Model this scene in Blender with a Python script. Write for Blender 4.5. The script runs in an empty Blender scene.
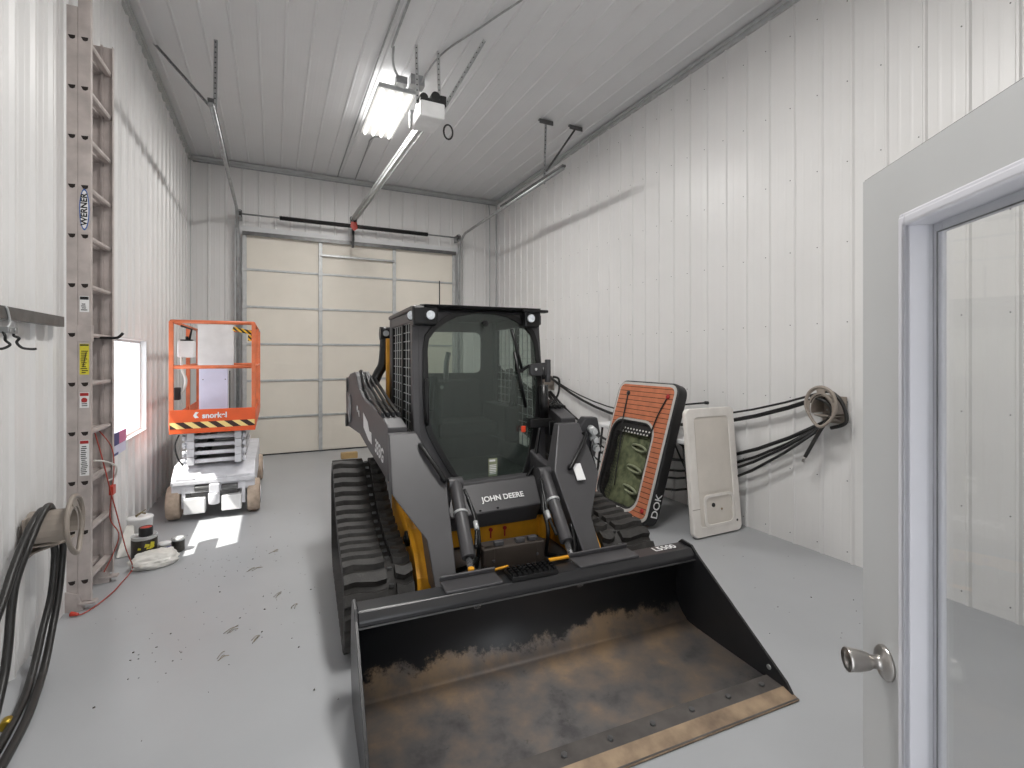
import bpy, bmesh, math, random
from math import sin, cos, pi, radians
from mathutils import Vector, Matrix, noise
random.seed(7)
scn = bpy.context.scene
COL = scn.collection

# ------------------------------------------------------------ materials
def lin(v):
    v /= 255.0
    return v/12.92 if v <= .04045 else ((v+.055)/1.055)**2.4
def rgb(c): return (lin(c[0]), lin(c[1]), lin(c[2]), 1)
def mat(name, c, rough=.5, metal=0., var=.12, scale=6., c2=None, bump=0., bscale=60., lo=.4, hi=.65, emit=0, spec=.5, alpha=None, rvar=0.):
    m = bpy.data.materials.new(name); m.use_nodes = True
    nt = m.node_tree; b = nt.nodes['Principled BSDF']
    b.inputs['Roughness'].default_value = rough
    b.inputs['Metallic'].default_value = metal
    b.inputs['Specular IOR Level'].default_value = spec
    tc = nt.nodes.new('ShaderNodeTexCoord')
    n = nt.nodes.new('ShaderNodeTexNoise'); n.inputs['Scale'].default_value = scale; n.inputs['Detail'].default_value = 6
    nt.links.new(tc.outputs['Object'], n.inputs['Vector'])
    r = nt.nodes.new('ShaderNodeValToRGB')
    a = rgb(c)
    if c2 is None: c2 = [max(0, v*(1-var)) for v in c]
    r.color_ramp.elements[0].color = rgb(c2); r.color_ramp.elements[1].color = a
    r.color_ramp.elements[0].position = lo if lo != .4 else .3
    r.color_ramp.elements[1].position = hi
    nt.links.new(n.outputs['Fac'], r.inputs['Fac'])
    nt.links.new(r.outputs['Color'], b.inputs['Base Color'])
    if rvar:
        mp = nt.nodes.new('ShaderNodeMapRange'); mp.inputs['To Min'].default_value = rough-rvar; mp.inputs['To Max'].default_value = rough+rvar
        nt.links.new(n.outputs['Fac'], mp.inputs['Value']); nt.links.new(mp.outputs[0], b.inputs['Roughness'])
    if bump:
        n2 = nt.nodes.new('ShaderNodeTexNoise'); n2.inputs['Scale'].default_value = bscale
        nt.links.new(tc.outputs['Object'], n2.inputs['Vector'])
        bp = nt.nodes.new('ShaderNodeBump'); bp.inputs['Strength'].default_value = bump; bp.inputs['Distance'].default_value = .01
        nt.links.new(n2.outputs['Fac'], bp.inputs['Height']); nt.links.new(bp.outputs[0], b.inputs['Normal'])
    if emit:
        b.inputs['Emission Color'].default_value = a; b.inputs['Emission Strength'].default_value = emit
    return m
def glass(name, tint, refl=.04, rough=0.02, haze=None):
    m = bpy.data.materials.new(name); m.use_nodes = True; nt = m.node_tree; nt.nodes.clear()
    o = nt.nodes.new('ShaderNodeOutputMaterial'); mx = nt.nodes.new('ShaderNodeMixShader')
    t = nt.nodes.new('ShaderNodeBsdfTransparent'); t.inputs[0].default_value = tint
    g = nt.nodes.new('ShaderNodeBsdfGlossy'); g.inputs['Roughness'].default_value = rough
    f = nt.nodes.new('ShaderNodeLayerWeight'); f.inputs[0].default_value = .5
    pw = nt.nodes.new('ShaderNodeMath'); pw.operation = 'POWER'; pw.inputs[1].default_value = 5
    nt.links.new(f.outputs['Facing'], pw.inputs[0])
    ad = nt.nodes.new('ShaderNodeMath'); ad.operation = 'MULTIPLY_ADD'; ad.inputs[1].default_value = .6; ad.inputs[2].default_value = refl; ad.use_clamp = True
    nt.links.new(pw.outputs[0], ad.inputs[0]); nt.links.new(ad.outputs[0], mx.inputs[0])
    nt.links.new(t.outputs[0], mx.inputs[1]); nt.links.new(g.outputs[0], mx.inputs[2])
    if haze:
        df = nt.nodes.new('ShaderNodeBsdfDiffuse'); df.inputs[0].default_value = haze[1]; m2 = nt.nodes.new('ShaderNodeMixShader'); m2.inputs[0].default_value = haze[0]
        nt.links.new(mx.outputs[0], m2.inputs[1]); nt.links.new(df.outputs[0], m2.inputs[2]); nt.links.new(m2.outputs[0], o.inputs[0])
    else: nt.links.new(mx.outputs[0], o.inputs[0])
    return m
M = {}
M['wall'] = mat('white_ribbed_steel', (228,227,226), .32, 0, .015, 2.5, spec=.35)
M['ceil'] = mat('ceiling_steel', (222,222,223), .4, 0, .015, 2, spec=.3)
M['floor'] = mat('grey_epoxy_floor', (172,174,177), .30, 0, .05, 1.0, bump=.01, bscale=90, rvar=.03, spec=.4)
M['trim'] = mat('galvanised_trim', (196,198,198), .4, .3, .06, 8)
M['trimw'] = mat('white_trim', (226,227,228), .4, 0, .02)
M['cream'] = mat('cream_door_panel', (232,226,214), .55, 0, .02, 3)
M['galv'] = mat('galvanised_steel', (172,174,175), .38, .65, .12, 14)
M['galvl'] = mat('light_galvanised', (198,200,200), .45, .3, .08, 14)
M['dkgalv'] = mat('dark_galvanised', (110,110,110), .4, .6, .2, 14)
M['alu'] = mat('weathered_aluminium', (196,186,182), .5, .1, .14, 9)
M['alud'] = mat('dark_rung_hole', (38,30,26), .8, 0, .3)
M['black'] = mat('black_plastic', (26,26,27), .45, 0, .15)
M['blackm'] = mat('black_metal', (22,22,23), .35, .2, .2)
M['rubber'] = mat('track_rubber', (52,50,48), .62, 0, .28, 22, bump=.2, bscale=120)
M['hose'] = mat('hose_rubber', (44,43,42), .4, 0, .2)
M['dgrey'] = mat('machine_dark_grey', (72,71,73), .45, .1, .06, 5, spec=.5)
M['dgrey2'] = mat('machine_charcoal', (58,58,60), .42, .1, .1, 7)
M['yellow'] = mat('machine_yellow', (236,166,36), .4, 0, .12, 8)
M['tan'] = mat('tan_post', (190,160,110), .5, 0, .1)
M['chrome'] = mat('polished_steel', (225,225,228), .18, .9, .05)
M['nickel'] = mat('brushed_nickel', (176,172,168), .28, .95, .06)
M['white'] = mat('white_paint', (235,235,235), .45, 0, .05, 8)
M['decal'] = mat('white_decal', (235,235,235), .5, 0, .02)
M['orange'] = mat('orange_paint', (238,98,46), .42, 0, .08, 6)
M['orangel'] = mat('faded_orange_paint', (238,128,84), .45, 0, .12, 9)
M['liftgrey'] = mat('lift_light_grey', (230,230,235), .42, .1, .1, 9)
M['tyre'] = mat('tan_dusty_tyre', (196,176,158), .8, 0, .14, 20)
M['red'] = mat('red_plastic', (196,62,46), .45, 0, .1)
M['redcord'] = mat('red_cord_sheath', (176,72,58), .5, 0, .1)
M['blue'] = mat('label_blue', (52,98,172), .5, 0, .05)
M['navy'] = mat('navy_print', (66,74,128), .5, 0, .1)
M['pink'] = mat('pink_print', (214,128,170), .5, 0, .1)
M['lav'] = mat('pale_lavender_card', (214,214,236), .55, 0, .05)
M['ylabel'] = mat('yellow_label', (226,214,60), .5, 0, .1, 30)
M['ink'] = mat('black_ink', (20,20,20), .6, 0, .1)
M['redink'] = mat('red_ink', (176,40,40), .6, 0, .1)
M['teak'] = mat('orange_teak_foam', (202,122,86), .8, 0, .1, 14)
M['foamg'] = mat('grey_foam_border', (196,194,190), .8, 0, .05)
M['pvc'] = mat('black_pvc', (34,34,35), .42, 0, .15)
M['green'] = mat('camouflage_green', (118,124,92), .75, 0, .3, 11, c2=(58,66,44), hi=.62)
M['greenl'] = mat('pale_green_handle', (146,152,122), .7, 0, .15, 12)
M['fibre'] = mat('off_white_gelcoat', (238,233,227), .45, 0, .06, 6)
M['fibre2'] = mat('gelcoat_recess', (224,217,208), .5, 0, .05, 4)
M['taup'] = mat('taupe_plastic', (158,148,138), .45, 0, .12, 8)
M['plast'] = mat('translucent_plastic', (226,224,218), .35, 0, .08, 12)
M['lamp'] = mat('lamp_tube', (255,252,246), .5, 0, 0, emit=4)
M['lens'] = mat('lamp_lens', (225,230,235), .12, .2, .15, 60, emit=.05)
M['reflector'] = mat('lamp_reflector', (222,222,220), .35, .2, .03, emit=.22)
M['debris'] = mat('dry_debris', (78,68,58), .9, 0, .4, 40)
M['straw'] = mat('dry_straw', (140,128,98), .9, 0, .3, 40)
M['can'] = mat('can_label', (60,56,50), .4, .2, .3, 40)
M['orind'] = mat('amber_lens', (226,70,34), .3, 0, .1)
M['seat'] = mat('seat_fabric', (46,48,48), .8, 0, .2, 30)
M['green_tint'] = glass('tinted_cab_glass', (.72,.78,.74,1), .05, haze=(.16,(.11,.13,.12,1)))
M['glass'] = glass('clear_door_glass', (.955,.96,.96,1), .045)
M['winglass'] = glass('window_glass', (.96,.97,.97,1), .0)

# bucket: worn black paint with rust patches that follow the floor of the bucket
def bucket_mat():
    m = bpy.data.materials.new('worn_bucket_steel'); m.use_nodes = True; nt = m.node_tree; b = nt.nodes['Principled BSDF']
    L = nt.links.new
    tc = nt.nodes.new('ShaderNodeTexCoord'); sp = nt.nodes.new('ShaderNodeSeparateXYZ'); L(tc.outputs['Object'], sp.inputs[0])
    n1 = nt.nodes.new('ShaderNodeTexNoise'); n1.inputs['Scale'].default_value = 5; n1.inputs['Detail'].default_value = 9; n1.inputs['Roughness'].default_value = .78; L(tc.outputs['Object'], n1.inputs['Vector'])
    n2 = nt.nodes.new('ShaderNodeTexNoise'); n2.inputs['Scale'].default_value = 4.5; n2.inputs['Detail'].default_value = 10; n2.inputs['Roughness'].default_value = .62; L(tc.outputs['Object'], n2.inputs['Vector'])
    # height mask: below z ~ .12 all worn, above fades out
    h = nt.nodes.new('ShaderNodeMapRange'); h.inputs['From Min'].default_value = .04; h.inputs['From Max'].default_value = .20; h.inputs['To Min'].default_value = .17; h.inputs['To Max'].default_value = -.30
    L(sp.outputs['Z'], h.inputs['Value'])
    ad = nt.nodes.new('ShaderNodeMath'); ad.operation = 'ADD'; L(n1.outputs['Fac'], ad.inputs[0]); L(h.outputs[0], ad.inputs[1])
    r = nt.nodes.new('ShaderNodeValToRGB'); r.color_ramp.elements[0].position = .46; r.color_ramp.elements[1].position = .56
    L(ad.outputs[0], r.inputs[0])
    # worn colours
    wr = nt.nodes.new('ShaderNodeValToRGB'); cr = wr.color_ramp
    cr.elements[0].position = .34; cr.elements[0].color = rgb((78,76,77)); cr.elements[1].position = .76; cr.elements[1].color = rgb((158,134,108))
    e = cr.elements.new(.46); e.color = rgb((104,101,100)); e = cr.elements.new(.60); e.color = rgb((126,114,104))
    # rust concentrated at crease
    rz = nt.nodes.new('ShaderNodeMapRange'); rz.inputs['From Min'].default_value = -.34; rz.inputs['From Max'].default_value = .0; rz.inputs['To Min'].default_value = 0; rz.inputs['To Max'].default_value = .12
    L(sp.outputs['Y'], rz.inputs['Value'])
    a2 = nt.nodes.new('ShaderNodeMath'); a2.operation = 'ADD'; L(n2.outputs['Fac'], a2.inputs[0]); L(rz.outputs[0], a2.inputs[1]); L(a2.outputs[0], wr.inputs[0])
    mx = nt.nodes.new('ShaderNodeMix'); mx.data_type = 'RGBA'
    L(r.outputs['Color'], mx.inputs['Factor']); mx.inputs['A'].default_value = rgb((34,34,36)); L(wr.outputs[0], mx.inputs['B'])
    L(mx.outputs['Result'], b.inputs['Base Color'])
    b.inputs['Roughness'].default_value = .42; b.inputs['Metallic'].default_value = .1
    return m
M['bucket'] = bucket_mat()
M['rust'] = mat('rusty_edge', (164,142,116), .7, .1, .2, 10, c2=(116,98,82))
M['bpaint'] = mat('black_satin_paint', (40,40,42), .3, .1, .1)

# teak with dark seams every 32 mm along local Z
def teak_mat():
    m = M['teak']; nt = m.node_tree; b = nt.nodes['Principled BSDF']; L = nt.links.new
    src = b.inputs['Base Color'].links[0].from_socket
    tc = nt.nodes.new('ShaderNodeTexCoord'); sp = nt.nodes.new('ShaderNodeSeparateXYZ'); L(tc.outputs['Object'], sp.inputs[0])
    mm = nt.nodes.new('ShaderNodeMath'); mm.operation = 'MULTIPLY'; mm.inputs[1].default_value = 1/.047; L(sp.outputs['Z'], mm.inputs[0])
    fr = nt.nodes.new('ShaderNodeMath'); fr.operation = 'FRACT'; L(mm.outputs[0], fr.inputs[0])
    lt = nt.nodes.new('ShaderNodeMath'); lt.operation = 'LESS_THAN'; lt.inputs[1].default_value = .13; L(fr.outputs[0], lt.inputs[0])
    mx = nt.nodes.new('ShaderNodeMix'); mx.data_type = 'RGBA'; L(lt.outputs[0], mx.inputs['Factor']); L(src, mx.inputs['A']); mx.inputs['B'].default_value = rgb((60,34,26))
    L(mx.outputs['Result'], b.inputs['Base Color'])
teak_mat()
# hazard stripes
def hazard(name, k, c1, c2, axis='X', slope=1.):
    m = bpy.data.materials.new(name); m.use_nodes = True; nt = m.node_tree; b = nt.nodes['Principled BSDF']; L = nt.links.new
    tc = nt.nodes.new('ShaderNodeTexCoord'); sp = nt.nodes.new('ShaderNodeSeparateXYZ'); L(tc.outputs['Object'], sp.inputs[0])
    sz = nt.nodes.new('ShaderNodeMath'); sz.operation = 'MULTIPLY'; sz.inputs[1].default_value = slope; L(sp.outputs['Z'], sz.inputs[0])
    a = nt.nodes.new('ShaderNodeMath'); a.operation = 'ADD'; L(sp.outputs[axis], a.inputs[0]); L(sz.outputs[0], a.inputs[1])
    mu = nt.nodes.new('ShaderNodeMath'); mu.operation = 'MULTIPLY'; mu.inputs[1].default_value = k; L(a.outputs[0], mu.inputs[0])
    fr = nt.nodes.new('ShaderNodeMath'); fr.operation = 'FRACT'; L(mu.outputs[0], fr.inputs[0])
    lt = nt.nodes.new('ShaderNodeMath'); lt.operation = 'LESS_THAN'; lt.inputs[1].default_value = .5; L(fr.outputs[0], lt.inputs[0])
    mx = nt.nodes.new('ShaderNodeMix'); mx.data_type = 'RGBA'; L(lt.outputs[0], mx.inputs['Factor']); mx.inputs['A'].default_value = rgb(c1); mx.inputs['B'].default_value = rgb(c2)
    L(mx.outputs['Result'], b.inputs['Base Color']); b.inputs['Roughness'].default_value = .5
    return m
M['hazard'] = hazard('yellow_black_hazard_tape', 7.6, (246,216,140), (62,40,34), 'X', 1.3)
M['hazard2'] = hazard('yellow_black_rail_tape', 22, (240,190,40), (40,30,20), 'X', 1.)

# ------------------------------------------------------------ mesh builder
class MB:
    def __init__(s): s.bm = bmesh.new(); s.mi = 0
    def _f(s, vs, smooth=False):
        try:
            f = s.bm.faces.new(vs); f.material_index = s.mi; f.smooth = smooth; return f
        except ValueError: return None
    def box(s, x0, x1, y0, y1, z0, z1):
        v = [s.bm.verts.new(p) for p in [(x0,y0,z0),(x1,y0,z0),(x1,y1,z0),(x0,y1,z0),(x0,y0,z1),(x1,y0,z1),(x1,y1,z1),(x0,y1,z1)]]
        for f in [(0,3,2,1),(4,5,6,7),(0,1,5,4),(1,2,6,5),(2,3,7,6),(3,0,4,7)]: s._f([v[i] for i in f])
        return s
    def hexa(s, lo, hi):   # two rings with the same vertex count
        a = [s.bm.verts.new(p) for p in lo]; b = [s.bm.verts.new(p) for p in hi]; n = len(a)
        s._f(a[::-1]); s._f(b)
        for i in range(n): s._f([a[i], a[(i+1) % n], b[(i+1) % n], b[i]])
        return s
    def prism(s, pts, axis, a0, a1):   # polygon in the plane across `axis`
        def p3(p, a): return {'x': (a, p[0], p[1]), 'y': (p[0], a, p[1]), 'z': (p[0], p[1], a)}[axis]
        return s.hexa([p3(p, a0) for p in pts], [p3(p, a1) for p in pts])
    def bar(s, p0, p1, w, h, up=(0,0,1)):   # rectangular bar
        p0 = Vector(p0); p1 = Vector(p1); d = (p1-p0).normalized(); u = Vector(up)
        if abs(d.dot(u)) > .98: u = Vector((0,1,0))
        sd = d.cross(u).normalized(); u = sd.cross(d)
        r = lambda p: [p+sd*w/2*i+u*h/2*j for i, j in ((-1,-1),(1,-1),(1,1),(-1,1))]
        return s.hexa(r(p0), r(p1))
    def tube(s, pts, r, seg=10, closed=False, caps=True):
        P = [Vector(p) for p in pts]; n = len(P); rings = []; prev = None
        for i, p in enumerate(P):
            if closed: d = (P[(i+1) % n]-P[i-1])
            else: d = P[min(i+1, n-1)]-P[max(i-1, 0)]
            d.normalize()
            if prev is None:
                u = Vector((0,0,1)) if abs(d.z) < .9 else Vector((1,0,0)); u = (u-d*u.dot(d)).normalized()
            else: u = (prev-d*prev.dot(d)).normalized()
            prev = u; v = d.cross(u); rr = r[i] if isinstance(r, (list, tuple)) else r
            rings.append([s.bm.verts.new(p+(u*cos(2*pi*k/seg)+v*sin(2*pi*k/seg))*rr) for k in range(seg)])
        for i in range(n if closed else n-1):
            a, b = rings[i], rings[(i+1) % n]
            for k in range(seg): s._f([a[k], a[(k+1) % seg], b[(k+1) % seg], b[k]], True)
        if caps and not closed: s._f(rings[0][::-1]); s._f(rings[-1])
        return s
    def cyl(s, p0, p1, r, r2=None, seg=20):
        return s.tube([p0, p1], [r, r if r2 is None else r2], seg)
    def lathe(s, prof, c=(0,0,0), axis='z', seg=24):   # prof: (r, h)
        rings = []
        for r, h in prof:
            ring = []
            for k in range(seg):
                a = 2*pi*k/seg; x, y = r*cos(a), r*sin(a)
                p = {'z': (x, y, h), 'y': (x, h, y), 'x': (h, x, y)}[axis]
                ring.append(s.bm.verts.new((p[0]+c[0], p[1]+c[1], p[2]+c[2])))
            rings.append(ring)
        for a, b in zip(rings, rings[1:]):
            for k in range(seg): s._f([a[k], a[(k+1) % seg], b[(k+1) % seg], b[k]], True)
        s._f(rings[0][::-1]); s._f(rings[-1]); return s
    def xf(s, m):
        bmesh.ops.transform(s.bm, matrix=m, verts=s.bm.verts); return s
    def build(s, name, mats, parent=None, bevel=0, loc=None, seg=2, **kw):
        bmesh.ops.recalc_face_normals(s.bm, faces=s.bm.faces)
        me = bpy.data.meshes.new(name); s.bm.to_mesh(me); s.bm.free()
        if not isinstance(mats, (list, tuple)): mats = [mats]
        for m in mats: me.materials.append(m)
        o = bpy.data.objects.new(name, me); COL.objects.link(o); o.parent = parent
        if loc: o.location = loc
        if bevel:
            b = o.modifiers.new('bevel', 'BEVEL'); b.width = bevel; b.segments = seg; b.limit_method = 'ANGLE'; b.angle_limit = radians(40)
        for k, v in kw.items(): o[k] = v
        return o
def bez(pts, n=12, closed=False):   # Catmull-Rom through points
    P = [Vector(p) for p in pts]; out = []; N = len(P)
    for i in range(N if closed else N-1):
        g = (lambda j: P[j % N]) if closed else (lambda j: P[max(0, min(N-1, j))])
        a, b, c, d = g(i-1), g(i), g(i+1), g(i+2)
        for k in range(n):
            t = k/n
            out.append(.5*((2*b)+(c-a)*t+(2*a-5*b+4*c-d)*t*t+(-a+3*b-3*c+d)*t**3))
    if not closed: out.append(P[-1])
    return out
def thing(name, label, cat, loc=(0,0,0), rz=0, group=None):
    o = bpy.data.objects.new(name, None); COL.objects.link(o); o.location = loc; o.rotation_euler = (0,0,rz)
    o.empty_display_size = .1
    return tag(o, label, cat, group)
def tag(o, label, cat, group=None, kind=None):
    o['label'] = label; o['category'] = cat
    if group: o['group'] = group
    if kind: o['kind'] = kind
    return o
def struct(o, label=None, cat=None):
    o['kind'] = 'structure'
    if label: o['label'] = label
    if cat: o['category'] = cat
    return o
def text(name, s, size, m, material, parent, ext=.0006, sx=1., bold=0.):
    cu = bpy.data.curves.new(name, 'FONT'); cu.body = s; cu.size = size; cu.extrude = ext; cu.align_x = 'CENTER'; cu.align_y = 'CENTER'; cu.offset = bold
    t = bpy.data.objects.new(name+'_curve', cu); COL.objects.link(t)
    dg = bpy.context.evaluated_depsgraph_get(); me = bpy.data.meshes.new_from_object(t.evaluated_get(dg))
    bpy.data.objects.remove(t); bpy.data.curves.remove(cu)
    me.transform(m @ Matrix.Diagonal((sx,1,1,1))); me.materials.clear(); me.materials.append(material)
    o = bpy.data.objects.new(name, me); COL.objects.link(o); o.parent = parent
    return o
def frame_mat(o, x, y):   # matrix with given origin, text-right and text-up directions
    x = Vector(x).normalized(); y = Vector(y); y = (y-x*y.dot(x)).normalized(); z = x.cross(y)
    return Matrix(((x.x,y.x,z.x,o[0]),(x.y,y.y,z.y,o[1]),(x.z,y.z,z.z,o[2]),(0,0,0,1)))

# ------------------------------------------------------------ room shell
XL, XR, YB, ZC = -1.15, 3.92, 8.72, 4.60
YF = -.12
PITCH = .2286
def prof(s0, s1, major=.017, phase=0., top=.009, base=.022, minor=.0022):
    pts = []
    k = math.floor((s0-phase)/PITCH)-1
    while phase+k*PITCH < s1+PITCH:
        c = phase+k*PITCH
        for ds, h in ((-base,0),(-top,major),(top,major),(base,0)): pts.append((c+ds, h))
        for m_ in (.078, .150):
            for ds, h in ((-.011,0),(-.005,minor),(.005,minor),(.011,0)): pts.append((c+m_+ds, h))
        k += 1
    out = []
    for (a, ha), (b, hb) in zip(pts, pts[1:]):
        if b <= s0 or a >= s1: continue
        f = lambda s: ha+(hb-ha)*(s-a)/(b-a) if b > a else ha
        if a < s0: out.append((s0, f(s0)))
        elif not out: out.append((a, ha))
        if a >= s0 and out[-1][0] < a: out.append((a, ha))
        if b > s1: out.append((s1, f(s1)))
        else: out.append((b, hb))
    return out
def ribbed(b, fn, s0, s1, t0, t1, **k):   # fn(s, t, h) -> point
    p = prof(s0, s1, **k); a = [b.bm.verts.new(fn(s, t0, h)) for s, h in p]; c = [b.bm.verts.new(fn(s, t1, h)) for s, h in p]
    for i in range(len(p)-1): b._f([a[i], a[i+1], c[i+1], c[i]])
fl = MB(); fl.box(XL-.2, XR+.2, YF-.2, YB+.2, -.1, 0); struct(fl.build('floor', M['floor']))
WY0, WY1, WZ0, WZ1 = 4.30, 5.95, .83, 1.735
b = MB(); f = lambda s, t, h: (XL+h, s, t)
ribbed(b, f, YF, WY0, 0, ZC); ribbed(b, f, WY1, YB, 0, ZC); ribbed(b, f, WY0, WY1, 0, WZ0); ribbed(b, f, WY0, WY1, WZ1, ZC)
for a in ((YF,WY0,0,ZC),(WY1,YB,0,ZC),(WY0,WY1,0,WZ0),(WY0,WY1,WZ1,ZC)): b.box(XL-.14, XL-.002, a[0], a[1], a[2], a[3])
wl = struct(b.build('wall_left', M['wall']))
b = MB(); ribbed(b, lambda s, t, h: (XR-h, s, t), YF, YB, 0, ZC, phase=.125, major=.013, top=.006, base=.016, minor=.0008); b.box(XR+.002, XR+.14, YF, YB, 0, ZC); wr = struct(b.build('wall_right', M['wall']))
b = MB(); ribbed(b, lambda s, t, h: (s, YB-h, t), XL, XR, 0, ZC, phase=.02, minor=.001); b.box(XL, XR, YB+.002, YB+.14, 0, ZC); wb = struct(b.build('wall_back', M['wall']))
b = MB(); f = lambda s, t, h: (s, YF+h, t)
DX0, DX1 = -.06, .93
ribbed(b, f, XL, DX0, 0, ZC); ribbed(b, f, DX1, XR, 0, ZC); ribbed(b, f, DX0, DX1, 2.06, ZC)
for a in ((XL,DX0,0,ZC),(DX1,XR,0,ZC),(DX0,DX1,2.06,ZC)): b.box(a[0], a[1], YF-.14, YF-.002, a[2], a[3])
struct(b.build('wall_front', M['wall']))
b = MB(); ribbed(b, lambda s, t, h: (s, t, ZC-h), XL, XR, YF, YB, phase=.1, major=.011, top=.006, base=.015, minor=.0005); b.box(XL, XR, YF, YB, ZC+.002, ZC+.1); struct(b.build('ceiling', M['ceil']))
# screws (rows along the girts)
def screws(parent, fn, n, rows, phase):
    b = MB()
    for z in rows:
        for i in range(n):
            s = phase+i*PITCH+.035
            c = Vector(fn(s, z, .0)); e = Vector(fn(s, z, .004))
            b.cyl(c, e, .0042, seg=6)
    o = b.build('wall_screws', M['dkgalv'], parent); o['kind'] = 'stuff'
screws(wr, lambda s, z, h: (XR-h, s, z), 37, (.08,.62,1.22,1.83,2.44,3.05,3.66,4.27), .125)
screws(wl, lambda s, z, h: (XL+h, s, z), 18, (.08,.62,1.9,2.44,3.05,3.66,4.27), 0)
# corner and ceiling trims
def trim(n, boxes, m='trim'):
    b = MB()
    for a in boxes: b.box(*a)
    struct(b.build('trim_%d' % n, M[m], bevel=.002))
trim(1, [(XR-.045,XR,YF,YB,ZC-.05,ZC-.014),(XR-.028,XR,YF,YB,ZC-.085,ZC-.05)])
trim(2, [(XL,XL+.045,YF,YB,ZC-.05,ZC-.014),(XL,XL+.028,YF,YB,ZC-.085,ZC-.05)])
trim(3, [(XL,XR,YB-.045,YB,ZC-.05,ZC-.014),(XL,XR,YB-.028,YB,ZC-.085,ZC-.05)])
trim(4, [(XR-.03,XR,YB-.03,YB,0,ZC)]); trim(5, [(XL,XL+.03,YB-.03,YB,0,ZC)])
# ------------------------------------------------------------ window
b = MB(); t_ = .02
b.box(XL-.06,XL+.014,WY0,WY1,WZ0-.0,WZ0+.02); b.box(XL-.06,XL+.014,WY0,WY1,WZ1-.02,WZ1)
b.box(XL-.06,XL+.014,WY0,WY0+.02,WZ0+.02,WZ1-.02); b.box(XL-.06,XL+.014,WY1-.02,WY1,WZ0+.02,WZ1-.02)
win = struct(b.build('window_1', M['trimw']))
b = MB(); y0, y1, z0, z1 = WY0+.02, WY1-.02, WZ0+.02, WZ1-.02
for a in ((y0,y1,z0,z0+t_),(y0,y1,z1-t_,z1),(y0,y0+t_,z0+t_,z1-t_),(y1-t_,y1,z0+t_,z1-t_)): b.box(XL-.055,XL-.035,*a)
struct(b.build('window_sash', M['trimw'], win))
b = MB(); b.box(XL-.047,XL-.043,y0+.01,y1-.01,z0+.01,z1-.01); struct(b.build('window_pane', M['winglass'], win))

# ------------------------------------------------------------ overhead garage door (door_1)
GX0, GX1, GZ = -.44, 3.03, 3.50
g = bpy.data.objects.new('door_1', None); COL.objects.link(g); g.location = ((GX0+GX1)/2, YB-.06, 0)
struct(g, 'closed cream sectional overhead garage door in the back wall', 'garage door')
cx, cy = g.location.x, g.location.y
zs = [0.012, .60, 1.18, 1.76, 2.34, 2.92, GZ]
for i in range(6):
    b = MB(); b.box(GX0-cx, GX1-cx, -.02, .035, zs[i]+.004, zs[i+1]-.004)
    b.build('door_panel', M['cream'], g, bevel=.004, kind='structure')
for i in range(1, 6):
    b = MB(); b.box(GX0-cx, GX1-cx, -.034, -.0205, zs[i]-.016, zs[i]+.016); b.box(GX0-cx, GX1-cx, -.042, -.034, zs[i]-.006, zs[i]+.006)
    b.build('section_rail', M['galvl'], g, kind='structure')
for x in (GX0+.03, .69, 1.90, GX1-.03):
    b = MB(); b.box(x-cx-.028, x-cx+.028, -.052, -.0345, .02, GZ-.01)
    for z in zs[1:6]: b.box(x-cx-.034, x-cx+.034, -.064, -.052, z-.03, z+.03)
    b.build('stile', M['galvl'], g, kind='structure')
b = MB(); b.box(GX0-cx, GX1-cx, -.085, -.052, GZ-.03, GZ-.005); b.box(GX0-cx, GX1-cx, -.09, -.085, GZ-.06, GZ-.0); b.build('top_strut', M['dkgalv'], g, kind='structure')
b = MB(); b.box(.69-cx, 1.90-cx, -.075, -.0525, 3.215, 3.245); b.build('inner_strut', M['galv'], g, kind='structure')
b = MB(); b.box(GX0-cx, GX1-cx, -.03, .03, 0, .012); b.build('bottom_seal', M['black'], g, kind='structure')
b = MB(); b.box(GX0-.12,GX0-.0,YB-.045,YB-.018,0,GZ+.1); b.box(GX1,GX1+.12,YB-.045,YB-.018,0,GZ+.1); b.box(GX0,GX1,YB-.045,YB-.018,GZ+.01,GZ+.1)
struct(b.build('trim_8', M['trimw']))

# vertical + horizontal door tracks
def door_track(side, x, yend, label):
    t = thing('door_track', label, 'track', (x, YB-.12, 0), 0, 'garage door tracks')
    ox, oy = x, YB-.12
    pts = [(0, 0, 0), (0, 0, 3.38)]
    for k in range(1, 9):
        a = pi/2*k/8; pts.append((0, -.40*(1-cos(a)), 3.38+.40*sin(a)))
    pts.append((0, yend-oy, 3.80))
    b = MB(); s_ = -side
    b.tube(pts, .022, 8)
    b.build('track_channel', M['galv'], t)
    b = MB(); b.box(side*.03-.012, side*.03+.012, .0, .085, 0, 3.66); b.build('jamb_angle', M['galvl'], t)
    b = MB(); b.box(-.025, .025, yend-oy-.02, 6.7-oy, 3.815, 3.84); b.build('track_angle', M['dkgalv'], t)
    return t
tL = door_track(-1, -.50, 5.04, 'galvanised garage door track on the left side under a ceiling strap')
tR = door_track(1, 3.09, 4.95, 'galvanised garage door track on the right side along the white wall')
def strap(name, label, p0, p1, mt='galv', w=.03, holes=True, group='perforated steel hanger straps'):
    p0 = Vector(p0); p1 = Vector(p1)
    b = MB(); b.bar(p0, p1, w, .004); b.bar(p0+Vector((w/2,.013,0)), p1+Vector((w/2,.013,0)), .004, w*.8)
    if holes:
        b.mi = 1; d = (p1-p0); n = int(d.length/.05)
        u = d.normalized(); sd = u.cross(Vector((0,0,1))) if abs(u.z) < .98 else Vector((1,0,0)); nn = sd.cross(u).normalized()
        for i in range(n):
            c = p0+d*((i+.5)/n); b.tube([c-nn*.0032, c+nn*.0032], .007, 6)
    o = b.build(name, [M[mt], M['ink']])
    return tag(o, label, 'strap', group)
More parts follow.
